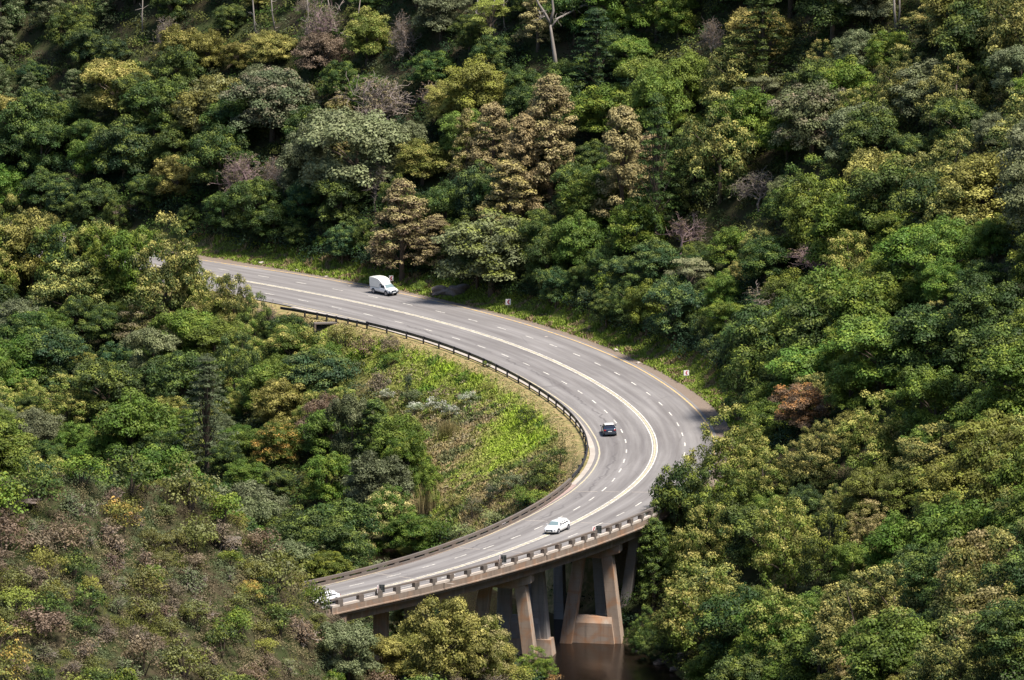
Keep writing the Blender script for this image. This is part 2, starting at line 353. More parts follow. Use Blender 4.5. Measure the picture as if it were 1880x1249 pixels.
# the grassy bowl inside the bend
GRP = [(525,575),(640,590),(740,622),(880,672),(960,708),(1030,760),(1070,820),(1060,860),(1000,905),(940,950),(870,985),(800,1000),(770,900),(735,840),(690,750),(670,690),(620,640),(550,610)]
def inpoly(x, y, poly):
    c = np.zeros(np.shape(x), bool); n = len(poly); j = n-1
    for i in range(n):
        xi, yi = poly[i]; xj, yj = poly[j]
        m = ((yi > y) != (yj > y)) & (x < (xj-xi)*(y-yi)/((yj-yi)+1e-9)+xi); c ^= m; j = i
    return c
GPX = pix(np.stack([GX, GY, GZ], -1))
GRASSW = [tuple(hit(u, v)[:2]) for u, v in GRP]
ingr = inpoly(GX, GY, GRASSW) & (INNER > 8) & (GY < 200)
ing = ingr.astype(float)
V = np.stack([GX.ravel(), GY.ravel(), GZ.ravel()], 1)
grd = link('ground', mesh_np('ground', V, TF, [M['ground']], smooth=True, attr={'lime': lime.ravel(), 'dry': dryg.ravel(), 'ingrass': ing.ravel(), 'verge': verge.ravel(), 'dirt': vo.ravel(), 'gverge': gverge.ravel()}))
tag(grd, kind='structure')
# river
t = NT('river_water'); f = t.noise(.5, 3, .5, t.pos()); t.col(t.mix(f, (.006, .004, .003), (.012, .008, .006))); t.rough(.16); t.b.inputs['IOR'].default_value = 1.33
t.bump(t.noise(1.3, 5, .65, t.map(t.pos(), (1, .35, 1))), .35, .08); t.b.inputs['Specular IOR Level'].default_value = .3
wv = []; wf = []
for i in range(len(RIV)):
    a = RIV[max(i-1, 0)]; b = RIV[min(i+1, len(RIV)-1)]; d = (b-a)/np.linalg.norm(b-a); n = np.array([-d[1], d[0]])
    wv += [(*(RIV[i]+n*13), WATER), (*(RIV[i]-n*13), WATER)]
    if i: wf.append((2*i-2, 2*i-1, 2*i+1, 2*i))
tag(link('river', mesh_np('river', wv, wf, [t.m])), kind='structure')
# ------------------------------------------------------------------ road edges, guard rail, bridge
def loft(mb, s, prof, close=True):
    """prof: list of (offset array or value, z); swept along the road"""
    n = len(prof); rows = [P(s, (o(s) if callable(o) else o)+0*s, z) for o, z in prof]
    vs = [rows[k][i] for i in range(len(s)) for k in range(n)]; fs = []
    for i in range(len(s)-1):
        for k in range(n if close else n-1): fs.append((i*n+k, i*n+(k+1) % n, (i+1)*n+(k+1) % n, (i+1)*n+k))
    if close: fs += [tuple(range(n)), tuple((len(s)-1)*n+k for k in range(n))[::-1]]
    mb.add(vs, fs)
def rng(a, b, d=1.0): return np.linspace(a, b, max(2, int((b-a)/d)+1))
strip('gutter', 24, SB, lambda s: f_yi(s)-1.25, lambda s: f_yi(s)-.55, .016, M['gutter'], road)
wk = strip('walkway', SB-1, SE_+4, lambda s: f_bo(s)+.12, lambda s: f_yi(s)-.3, .03, M['walk'], road)
def fr(s, h=None):       # local frame at s (along, across, up)
    a = heading(s); return (np.array([math.cos(a), math.sin(a), 0]), np.array([-math.sin(a), math.cos(a), 0]), np.array([0, 0, 1.0]))
# steel guard rail: posts where they stand along the inner verge
gp = [(560,579.5),(580,584),(600,587),(620,590),(640,594.7),(658,598),(677.5,602),(712,611),(745,621),(776.5,630),(805.7,639),(834,648.5),(860,659),(886,670.4),(910,681),(933,691),(953.6,702),(973.7,713.6),(992.5,725),(1009.7,736),(1023.6,747),(1036,759),(1047,770.5),(1056.6,782.5),(1064.4,793.7),(1070,805),(1075,817.7),(1077.5,830),(1077,842.5),(1072,855),(1063,867)]
gs = [so(on_plane(u, v)) for u, v in gp]
g_s = np.array([a for a, b in gs]); g_o = np.array([b for a, b in gs]); gc = np.polyfit((g_s-100)/80, g_o, 4); f_gr = lambda s: np.polyval(gc, (s-100)/80)
def guard(name, sl, s0, s1, mat, cap, label, z0=.42):
    g = empty(name, P(sl[0], f_gr(sl[0]))); tag(g, label, 'guard rail'); o3 = np.array(g.location)
    def fix(o):
        o.matrix_parent_inverse = g.matrix_world.inverted() if False else o.matrix_parent_inverse; o.location = -o3; return o
    b = MB(); ss = rng(s0, s1, 1.0)
    loft(b, ss, [(lambda s: f_gr(s)+.13, z0), (lambda s: f_gr(s)+.21, z0+.10), (lambda s: f_gr(s)+.13, z0+.18), (lambda s: f_gr(s)+.21, z0+.27), (lambda s: f_gr(s)+.13, z0+.36), (lambda s: f_gr(s)+.05, z0+.36), (lambda s: f_gr(s)+.05, z0)])
    fix(b.build('beam', mat, g))
    b = MB(); loft(b, ss, [(lambda s: f_gr(s)+.14, z0+.362), (lambda s: f_gr(s)+.14, z0+.39), (lambda s: f_gr(s)+.04, z0+.39), (lambda s: f_gr(s)+.04, z0+.362)]); fix(b.build('beam_top', cap, g))
    for s in sl:
        X, Y, Z = fr(s); c = P(s, f_gr(s)-.07)
        b = MB(); b.box(c+Z*(z0/2+.12), (.20, .18, z0+.62), (X, Y, Z)); b.box(c+Z*(z0+.42), (.30, .26, .10), (X, Y, Z)); fix(b.build('post', M['steel_dark'], g))
    return g
guard('guard_rail', g_s[:7], g_s[0]-6, g_s[6], M['steel_dark'], M['steel_bright'], 'low dark guard rail with a shiny top edge beside the dry verge above the culvert', .28)
guard('guard_rail', g_s[6:], g_s[6], SB-3, M['steel_dark'], M['steel_dark'], 'long black guard rail on stout posts curving round the inside of the bend', .46)
# ---- bridge
br = empty('bridge', P(225, 0)); tag(br, 'long curved concrete road bridge with stained parapets on leaning trestle legs over the dark river', 'bridge')
bo3 = np.array(br.location)
def bp(o): o.location = -bo3 if o.parent == br else (0, 0, 0); return o
ss = rng(SB-2, SE_+1, 1.0)
b = MB(); loft(b, ss, [(lambda s: f_po(s)+.45, -.04), (lambda s: f_po(s)+.45, -.70), (lambda s: f_po(s)+.62, -.74), (lambda s: f_po(s)+.62, -.86), (lambda s: f_po(s)+.32, -.9), (lambda s: f_po(s)+.32, -1.22), (lambda s: f_bo(s)-.4, -1.22), (lambda s: f_bo(s)-.5, -.04)]); bp(b.build('deck', M['deck'], br))
b = MB()
loft(b, rng(SB-2, SE_+1), [(lambda s: f_po(s)-.45, -1.222), (lambda s: f_po(s)-.55, -2.25), (lambda s: f_po(s)-1.5, -2.25), (lambda s: f_po(s)-1.5, -1.222)]); bp(b.build('edge_girder', M['deck'], br))
for oo in (-1.5, 1.0, 3.2):
    b = MB(); loft(b, rng(SB-2, SE_+1), [(oo+.4, -1.222), (oo+.4, -2.1), (oo-.4, -2.1), (oo-.4, -1.222)])
    if oo < 3: bp(b.build('girder', M['pier_grey'], br))
b = MB(); loft(b, rng(SB-2, SE_+1), [(lambda s: f_bo(s)+1.4, -1.222), (lambda s: f_bo(s)+1.4, -2.25), (lambda s: f_bo(s)+.5, -2.25), (lambda s: f_bo(s)+.5, -1.222)]); bp(b.build('edge_girder', M['deck'], br))
# outer parapet: pale sill, posts between the openings, heavy top rail
par = bp(empty('parapet')); par.parent = br; par.location = -bo3; par['label'] = 'open concrete parapet with pale sills on the near side of the bridge'
b = MB(); loft(b, rng(193, SE_+1), [(lambda s: f_po(s)+.46, -.02), (lambda s: f_po(s)+.46, .24), (lambda s: f_po(s)-.05, .24), (lambda s: f_po(s)-.05, -.02)]); b.build('sill', M['sill'], par)
b = MB(); loft(b, rng(193, SE_+1), [(lambda s: f_po(s)+.34, .80), (lambda s: f_po(s)+.34, 1.00), (lambda s: f_po(s)+.0, 1.00), (lambda s: f_po(s)+.0, .80)]); b.build('top_rail', M['rail_conc'], par)
pl = list(_ps); mids = [(a+b_)/2 for a, b_ in zip(pl[:-1], pl[1:]) if b_-a < 5]
mids += [(a+b_)/2 + q for a, b_ in zip(pl[:-1], pl[1:]) if b_-a >= 5 for q in (-1.7, 1.7)]
mids += [min(pl)-1.7, max(pl)+1.8]
for s in mids:
    X, Y, Z = fr(s); b = MB(); b.box(P(s, f_po(s)+.20)+Z*.40, (.78, .53, .80), (X, Y, Z)); b.build('post', M['rail_conc'], par)
# inner balustrade
par2 = empty('parapet'); par2.parent = br; par2.location = -bo3; par2['label'] = 'inner concrete parapet along the pinkish walkway'
b = MB(); loft(b, rng(SB-1, SE_+1), [(lambda s: f_bo(s)+.05, 0.0), (lambda s: f_bo(s)+.05, .30), (lambda s: f_bo(s)-.35, .30), (lambda s: f_bo(s)-.35, 0)]); b.build('sill', M['rail_conc'], par2)
b = MB(); loft(b, rng(SB-1, SE_+1), [(lambda s: f_bo(s)+.02, .55), (lambda s: f_bo(s)+.02, .88), (lambda s: f_bo(s)-.30, .88), (lambda s: f_bo(s)-.30, .55)]); b.build('top_rail', M['rail_conc'], par2)
for s in np.arange(SB, SE_+1, 3.3):
    X, Y, Z = fr(s); b = MB(); b.box(P(s, f_bo(s)-.15)+Z*.43, (.9, .28, .26), (X, Y, Z)); b.build('post', M['rail_conc'], par2)
# trestle piers
def on_depth(u, v, y): d = ray(u, v); return CAM + d*((y-CAM[1])/d[1])
def leg(mb, p0, p1, w0, w1, d0, d1, X, Y):
    """p0 bottom centre, p1 top centre; w across the bridge, d along it"""
    B8 = []
    for p, w, d in ((p0, w0, d0), (p1, w1, d1)):
        for a, c in ((-1, -1), (1, -1), (1, 1), (-1, 1)): B8.append(np.array(p)+X*a*w/2+Y*c*d/2)
    mb.hexa(B8)
def trestle(ua, va, ub, vb, ubl, ubr, vbase, vwall, yd, s, mat, wall=True, lw=1.35, capu=None, name='pier', skirt=.5, label=None):
    """legs seen from (ua,va),(ub,vb) at the top to ubl, ubr at the bottom, standing at depth yd"""
    if capu is not None:
        sv = np.arange(192, 264, .25); e_ = P(sv, f_po(sv)-.45, -2.0); k_ = np.abs(pix(e_)[:, 0]-capu[0]).argmin(); yd = float(e_[k_, 1]) + .22*(capu[0]-ub)/15.2 + .9; s = sv[k_]
    T_, N_, Z = fr(s); X = np.array([1, -.22, 0.]); X /= np.linalg.norm(X); Y = np.array([.22, 1, 0.]); Y /= np.linalg.norm(Y)
    pr = empty(name); pr.parent = br; pr.location = -bo3
    if label: pr['label'] = label
    ta, tb = on_depth(ua, va, yd), on_depth(ub, vb, yd); ba, bb = on_depth(ubl, vbase, yd), on_depth(ubr, vbase, yd)
    base = ba[2]; print('pier', round(yd, 1), round(base, 2), s)
    gz = float(min(hz(ba[0], yd), hz(bb[0], yd))) - .6
    k = 0 if gz > base else 1
    for tt, bb_ in ((ta, ba), (tb, bb)):
        tp = tt.copy(); tp[2] = TILT*tp[0]-2.3
        d = (bb_-tt); ext = (min(base, gz)-tt[2])/(d[2]); bt = tt+d*ext
        bt[0] = (tt+d)[0] + (bt[0]-(tt+d)[0])*.2
        tt2 = tt + (tt-bb_)*((tp[2]-tt[2])/(tt[2]-bb_[2]))
        m = MB(); leg(m, bt, tt2, lw*1.15, lw, 1.9, 1.5, X, Y); m.build('leg', mat, pr, bevel=.06)
    if wall:
        zt = on_depth((ubl+ubr)/2, vwall, yd)[2]; z0 = min(base, gz)
        f = lambda z: (z-base)/(ta[2]-base)
        La = lambda z: ba[0]+(ta[0]-ba[0])*f(z); Rb = lambda z: bb[0]+(tb[0]-bb[0])*f(z)
        def pt(x, z, dy): c = np.array([x, yd, z]); c[1] += -.22*(x-(ba[0]+bb[0])/2); return c+Y*dy
        m = MB()
        def slab(za, zb, e, fr_, bk, fr2=None):
            fr2 = fr_ if fr2 is None else fr2
            m.hexa([pt(La(za)-e, za, -fr_), pt(Rb(za)+e, za, -fr_), pt(Rb(za)+e, za, bk), pt(La(za)-e, za, bk), pt(La(zb)-e, zb, -fr2), pt(Rb(zb)+e, zb, -fr2), pt(Rb(zb)+e, zb, bk), pt(La(zb)-e, zb, bk)])
        slab(base+.75, zt-.75, -.3, .78, .78); slab(zt-.75, zt, -.3, .775, .775, .35)
        m.build('web_wall', mat, pr)
        m = MB(); e = lw*.6
        m.hexa([pt(La(base)-e-skirt, z0, -1.5), pt(Rb(base)+e+skirt, z0, -1.5), pt(Rb(base)+e+skirt, z0, 1.5), pt(La(base)-e-skirt, z0, 1.5), pt(La(base)-e, base+.8, -1.02), pt(Rb(base)+e, base+.8, -1.02), pt(Rb(base)+e, base+.8, 1.02), pt(La(base)-e, base+.8, 1.02)])
        m.build('footing', M['pier'], pr)
    if capu is not None:      # cantilevered crosshead reaching under the edge girder
        cc = on_depth(capu[0], capu[1], yd); m = MB()
        zc = TILT*cc[0]-2.252; c0 = np.array([ (ta[0]+tb[0])/2 - 2.5, yd+.4, zc]); 
        for (xa, xb, h0, h1) in ((tb[0]-.9, cc[0], 1.9, 1.1), (ta[0]-2.0, tb[0]-.9, 1.6, 1.9)):
            ya = yd-.22*(xa-tb[0]); yb = yd-.22*(xb-tb[0])
            a_ = np.array([xa, ya, 0]); b_ = np.array([xb, yb, 0])
            m.hexa([a_-Y*.9+Z*(zc-h0), b_-Y*.9+Z*(zc-h1), b_+Y*.9+Z*(zc-h1), a_+Y*.9+Z*(zc-h0), a_-Y*.9+Z*zc, b_-Y*.9+Z*zc, b_+Y*.9+Z*zc, a_+Y*.9+Z*zc])
        m.build('crosshead', mat, pr, bevel=.05)
    return pr
trestle(1062, 1035, 1116, 1020, 1037, 1136, 1192, 1131, -56, 215, M['pier'], capu=(1140, 1000), label='rust-stained trestle of the bridge with its wall standing in the dark river')
trestle(927, 1072, 988, 1052, 925, 1000, 1182, 1131, -50, 215, M['pier_grey'], lw=1.5, label='grey trestle with a wall behind the slim orange-streaked leg')
trestle(890, 1085, 957, 1072, 868, 977, 1200, 1190, -72, 234, M['pier'], wall=False, lw=1.4, capu=(978, 1055), label='front trestle with an orange-streaked right leg')
trestle(1099, 1015, 1164, 992, 1106, 1146, 1085, 1100, -34, 197, M['pier_grey'], wall=False, lw=1.15)
trestle(962, 1035, 1027, 1020, 985, 1029, 1085, 1100, -28, 197, M['pier_grey'], wall=False, lw=1.15)
# the square column and the low wall near the left abutment
pr = empty('pier'); pr.parent = br; pr.location = -bo3
c0 = on_depth(699, 1150, -76); m = MB(); leg(m, (c0[0], c0[1], hz(c0[0], c0[1])-1), (c0[0]+.05, c0[1], TILT*c0[0]-1.3), 1.7, 1.6, 1.5, 1.5, np.array([1, -.2, 0]), np.array([.2, 1, 0])); m.build('leg', M['deck'], pr, bevel=.05)
pr = empty('pier'); pr.parent = br; pr.location = -bo3
c0 = on_depth(765, 1105, -69); m = MB(); leg(m, (c0[0], c0[1], hz(c0[0], c0[1])-1), (c0[0], c0[1], TILT*c0[0]-1.3), 2.8, 2.8, 1.4, 1.4, np.array([1, -.2, 0]), np.array([.2, 1, 0])); m.build('leg', M['pier_grey'], pr, bevel=.05)
# abutments
for s, w in ((SB-4, 5), (SE_+1, 5)):
    a = MB(); X, Y, Z = fr(s); o0, o1 = float(f_bo(s))-.3, float(f_po(s))+.2; c = P(s, (o0+o1)/2)
    Xt = np.array([X[0], X[1], TILT*X[0]]); Yt = np.array([Y[0], Y[1], TILT*Y[0]]); a.box(c+Z*(-5.45), (w, o1-o0, 10.5), (Xt, Yt, Z)); bp(a.build('abutment', M['deck'], br))
# ------------------------------------------------------------------ road signs
M['sign_white'] = simple('sign_reflective_white', (.78, .74, .74), .4, var=.05)
M['sign_red'] = simple('sign_red', (.42, .012, .03), .4, var=.1)
M['sign_back'] = simple('sign_back_dark_grey', (.045, .052, .05), .5, .4)
M['sign_frame'] = simple('sign_frame_grey', (.16, .17, .17), .5, .4)
def chevron(mb, cx, cz, h, y):    # arrow head pointing to -x
    t_, d = h*.27, h*.42
    for sg in (1, -1):
        P0 = [(cx-d*.62, cz), (cx-d*.62+t_*1.15, cz), (cx+d*.55+t_*.5, cz+sg*h*.5), (cx+d*.55-t_*.65, cz+sg*h*.5)]
        f = [(x, y, z) for x, z in P0]; bk = [(x, y+.004, z) for x, z in P0]
        if sg > 0: f = f[::-1]; bk = bk[::-1]
        mb.hexa([f[0], f[1], f[2], f[3], bk[0], bk[1], bk[2], bk[3]])
def sign(u, v, w, h, zc, label, yaw=0.0, on=None):
    base = hit(u, v) if on is None else on
    g = empty('road_sign', base, yaw); tag(g, label, 'road sign', 'red and white chevron signs along the outer verge')
    m = MB(); m.tube([(0, .04, -.3), (0, .04, zc+h*.3)], .05, 8); m.build('post', M['post'], g)
    m = MB(); m.box((0, -.02, zc), (w, .03, h)); pl_ = m.build('plate', M['sign_white'], g, bevel=.008)
    m = MB(); chevron(m, 0, zc, h*.78, -.045); m.build('chevron', M['sign_red'], pl_)
    return g
sign(933, 570, .74, .85, 1.10, 'red and white arrow sign on the grassy verge, second of three from the left', .12)
sign(1260, 701, .74, .72, 1.12, 'red and white arrow sign on the verge at the sharpest part of the bend', .25)
sign(718, 527, .62, .78, 1.25, 'red and white arrow sign sticking up just behind the white pickup', .10)
def bsign(s, off, label, faces):
    g = empty('road_sign', P(s, off, .24)); tag(g, label, 'road sign')
    m = MB(); m.tube([(0, 0, -.05), (0, 0, .9)], .05, 8); m.build('post', M['post'], g)
    # back plate turned away from us
    m = MB(); m.box((.42, -.03, .80), (.68, .04, .92)); bkp = m.build('back_plate', M['sign_back'], g, bevel=.008)
    m = MB(); m.box((.42, -.06, .80), (.06, .02, .90)); m.box((.42, -.055, .52), (.66, .02, .05)); m.box((.42, -.055, 1.08), (.66, .02, .05)); m.build('brace', M['sign_frame'], bkp)
    a = math.radians(faces)
    ax = (np.array([math.cos(a), math.sin(a), 0]), np.array([-math.sin(a), math.cos(a), 0]), np.array([0, 0, 1.0]))
    m = MB(); c = np.array([-.02, 0, .78]) - ax[0]*.34; m.box(c, (.66, .03, .92), ax); p_ = m.build('plate', M['sign_white'], g, bevel=.008)
    m = MB(); chevron(m, 0, 0, .74, -.02); m.v = [tuple(c + ax[0]*x + ax[1]*y + ax[2]*z) for x, y, z in m.v]; m.build('chevron', M['sign_red'], p_)
s_, o_ = so(on_plane(1094, 984, .24)); bsign(s_, f_po(s_)+.1, 'arrow sign with its red chevron showing, on the bridge parapet beside the white wagon', 55)
s_, o_ = so(on_plane(916, 1038, .24)); bsign(s_, f_po(s_)+.1, 'dark back of a double road sign on the middle of the bridge parapet', 86)
s_, o_ = so(on_plane(692, 1092, .24)); bsign(s_, f_po(s_)+.1, 'dark back of a road sign on the parapet near the half-hidden white car', 80)
# ------------------------------------------------------------------ culvert and rocks
cv = hit(598, 606); g = empty('culvert', cv, .15); tag(g, 'small concrete culvert with a dark mouth in the grass below the guard rail', 'culvert')
M['dark'] = simple('painted_hollow_shade', (.012, .011, .010), .95)  # near-black fill: shade inside the culvert mouth put into its colour
m = MB(); m.box((0, .5, .75), (3.2, 1.2, .16)); m.box((-1.5, .5, .2), (.25, 1.2, 1.0)); m.box((1.5, .5, .2), (.25, 1.2, 1.0)); m.build('headwall', M['rail_conc'], g)
m = MB(); m.box((0, .62, .2), (2.7, .9, .9)); m.build('opening_shade', M['dark'], g)
t = NT('rock'); f = t.noise(1.4, 6, .65, t.pos()); g2 = t.noise(.5, 3, .6, t.pos()); cc = t.mix(f, (.10, .075, .06), (.30, .235, .20)); cc = t.mix(t.ramp(g2, [(.5, 0), (.65, .7)]), cc, (.06, .065, .04)); t.col(cc); t.rough(.95); t.bump(f, .8, .2); M['rock'] = t.m
def rock(u, v, w, h, label, group=None, name='rock', seed=0, mat='rock'):
    c = hit(u, v); bm_r = np.random.default_rng(seed); import bmesh
    bm = bmesh.new(); bmesh.ops.create_icosphere(bm, subdivisions=3, radius=1)
    off = bm_r.random(3)*9
    for vv in bm.verts:
        q = np.array(vv.co); k = 1+.28*math.sin(q[0]*3.1+off[0])*math.cos(q[1]*3.7+off[1])+.18*math.sin(q[2]*6+q[0]*5+off[2])
        q = q*k; q = np.sign(q)*np.abs(q)**.8; vv.co = (q[0]*w/2, q[1]*w*.4, q[2]*h/2+h*.2)
    me = bpy.data.meshes.new(name); bm.to_mesh(me); bm.free(); me.materials.append(M[mat]); o = link(name, me); o.location = c; o.rotation_euler = (0, 0, bm_r.random()*3)
    tag(o, label, 'rock', group); return o
rock(812, 541, 3.4, 1.6, 'pale rock slab leaning at the roadside just ahead of the white pickup', seed=1)
rock(842, 541, 3.2, 1.8, 'brown boulder under the trees at the foot of the cut bank', seed=2)
rock(195, 420, 4.5, 3.6, 'big pale rock face showing through trees above the upper left road', seed=3)
rock(225, 405, 4.0, 2.6, 'smaller grey rock above the pale rock face on the left', seed=4)
rock(55, 365, 5.0, 2.0, 'long flat rock ledge at the left edge of the far slope', seed=5)
rock(50, 925, 3.2, .8, 'flat pinkish rock ledge on the left of the dry hillside', seed=6)
rock(420, 1000, 2.6, 1.1, 'pale broken rock among the grey shrubs of the dry hillside', seed=7)
for i, (u, v, w) in enumerate([(1180, 1215, 1.6), (1215, 1222, 2.2), (1255, 1212, 1.8), (1290, 1222, 2.4), (1238, 1232, 1.3), (1310, 1235, 1.8), (1170, 1203, 1.2)]):
    rock(u, v, w, w*.5, 'dark rounded boulder at the river edge right of the trestle', 'dark boulders along the river edge', seed=20+i)
for i, (u, v, w) in enumerate([(480, 484, .9), (600, 510, .6), (642, 527, .5), (1133, 645, .9), (1172, 668, .6), (1003, 620, .5), (545, 497, .6)]):
    rock(u, v, w, w*.4, 'small pale stone lying in the grass of the outer verge', 'pale stones on the outer verge', name='stone', seed=40+i, mat='sill')

# ------------------------------------------------------------------ vehicles
def paintm(name, c, rough=.25): 
    t = NT(name); f = t.noise(1.5, 3, .5, t.obj()); t.col(t.mix(f, tuple(x*.94 for x in c), c)); t.rough(rough); t.b.inputs['Coat Weight'].default_value = .6; return t.m
M['car_white'] = paintm('car_paint_white', (.80, .80, .80)); M['car_navy'] = paintm('car_paint_dark_blue', (.012, .022, .045)); M['car_cream'] = paintm('canopy_paint_white', (.80, .79, .74), .45)
M['glass'] = simple('car_glass_dark', (.018, .02, .035), .08, var=.05); M['glass_pale'] = simple('windscreen_glass_painted_sky', (.16, .22, .23), .05, var=.05, coat=1.0)  # pale windscreen colour has the sky's reflection painted in
M['tyre'] = simple('tyre_rubber', (.02, .02, .022), .85); M['rim'] = simple('alloy_rim', (.35, .35, .38), .3, .8); M['plastic'] = simple('bumper_plastic', (.025, .035, .05), .6)
M['lamp_w'] = simple('headlamp_clear', (.55, .58, .62), .1); M['lamp_r'] = simple('tail_lamp_red', (.35, .02, .02), .2); M['plate_w'] = simple('number_plate', (.62, .64, .64), .5)
M['roof_pale'] = simple('bright_roof_panel', (.74, .72, .71), .3, coat=.8)  # roof panel much paler than the dark blue body
def I(x, t): return float(np.interp(x, [a for a, b in t], [b for a, b in t]))
def loftcar(sta, hw, top, belt, zb, hwt, n=None):
    """body shell as one lofted surface; x forward"""
    m = MB(); vs = []; fs = []
    for x in sta:
        w, zt, bl, b0, wt = I(x, hw), I(x, top), min(I(x, belt), I(x, top)-.02), I(x, zb), I(x, hwt)
        wt = min(wt, w)
        half = [(w*.86, b0), (w*.985, b0+.10), (w, (b0+bl)*.5), (w*.985, bl-.03), (w*.955, bl+.01)]
        if zt-bl > .12: half += [((w*.95*.5+wt*.5), bl+(zt-bl)*.5), (wt, zt-.09), (wt*.88, zt-.025), (wt*.45, zt)]
        else: half += [(w*.93, bl+.012), (w*.88, zt-.004), (w*.7, zt-.001), (w*.35, zt)]
        ring = half + [(-y, z) for y, z in half[::-1]]
        vs += [(x, y, z) for y, z in ring]
    k = 18
    for i in range(len(sta)-1):
        for j in range(k): fs.append((i*k+j, i*k+(j+1) % k, (i+1)*k+(j+1) % k, (i+1)*k+j))
    fs += [tuple(range(k))[::-1], tuple((len(sta)-1)*k+j for j in range(k))]
    m.add(vs, [f[::-1] for f in fs]); return m
def side_glass(x0, x1, hw, top, belt, hwt, sg, t0=.1, t1=.86, n=8, cut0=0, cut1=0):
    m = MB(); lo = []; hi = []
    for i in range(n+1):
        f = i/n
        for lst, tt in ((lo, t0), (hi, t1)):
            x = x0+(x1-x0)*f + (cut0*(1-f)-cut1*f)*(1 if tt == t1 else 0)
            w, zt, bl, wt = I(x, hw), I(x, top), I(x, belt), I(x, hwt)
            zt = max(zt, bl+.03); y = (w*.955)*(1-tt)+wt*tt+.012; lst.append((x, sg*y, bl+.01+(zt-.09-bl)*tt))
    vs = lo+hi; N_ = n+1; m.add(vs, [((i, i+1, N_+i+1, N_+i) if sg < 0 else (N_+i, N_+i+1, i+1, i)) for i in range(n)]); return m
def top_glass(x0, x1, top, hwt, k0=.86, k1=.86, n=5, up=.018):
    m = MB(); vs = []; fs = []
    for i in range(n+1):
        f = i/n; x = x0+(x1-x0)*f; kk = k0+(k1-k0)*f; w = I(x, hwt)*kk
        for y in (-1, -.5, 0, .5, 1): vs.append((x, y*w, I(x, top)+up-(.02 if abs(y) == 1 else 0)))
    for i in range(n):
        for j in range(4): fs.append((i*5+j, i*5+j+1, (i+1)*5+j+1, (i+1)*5+j))
    if x1 < x0: fs = [f[::-1] for f in fs]
    m.add(vs, [f[::-1] for f in fs]); return m
def wheels(g, xs, hw, r, col='rim'):
    for x in xs:
        for sg in (1, -1):
            a = MB(); y = sg*(hw+.004); a.tube([(x, y-sg*.05, r+.03), (x, y, r+.03)], [r*1.20]*2, 20); a.build('wheel_arch', M['plastic'], g)
            w = MB(); y = sg*(hw+.012); w.tube([(x, y-sg*.20, r), (x, y-sg*.02, r), (x, y, r)], [r, r, r*.93], 20); wo = w.build('wheel', M['tyre'], g)
            q = MB(); q.tube([(x, y-.001, r), (x, y+sg*.008, r)], [r*.66, r*.60], 14)
            for k in range(5):
                an = 2*math.pi*k/5; q.box((x+math.cos(an)*r*.35, y+sg*.012, r+math.sin(an)*r*.35), (r*.5, .02, r*.16), (np.array([math.cos(an), 0, math.sin(an)]), np.array([0, 1, 0]), np.array([-math.sin(an), 0, math.cos(an)])))
            q.build('rim', M[col], wo)
def put(name, label, cat, px, s_off_dir, zc=0.0):
    pass
def at_road(s, o, rev=False, dyaw=0.0): p = P(s, o, .004); return p, heading(s)+(math.pi if rev else 0)+dyaw
def tilted(g, rz):
    g.rotation_euler = (math.asin(-TILT*math.sin(rz)), -math.asin(TILT*math.cos(rz)), rz) if False else (0, 0, rz)
    from mathutils import Matrix, Vector
    n = Vector((-TILT, 0, 1)).normalized(); f = Vector((math.cos(rz), math.sin(rz), 0)); f = (f-n*f.dot(n)).normalized(); l_ = n.cross(f)
    m = Matrix((f, l_, n)).transposed().to_euler(); g.rotation_euler = m
def mirror_(g, x, y, z, mat='car_white'):
    for sg in (1, -1):
        m = MB(); m.box((x, sg*(y+.09), z), (.10, .20, .13)); m.build('wing_mirror', M[mat], g, bevel=.02)
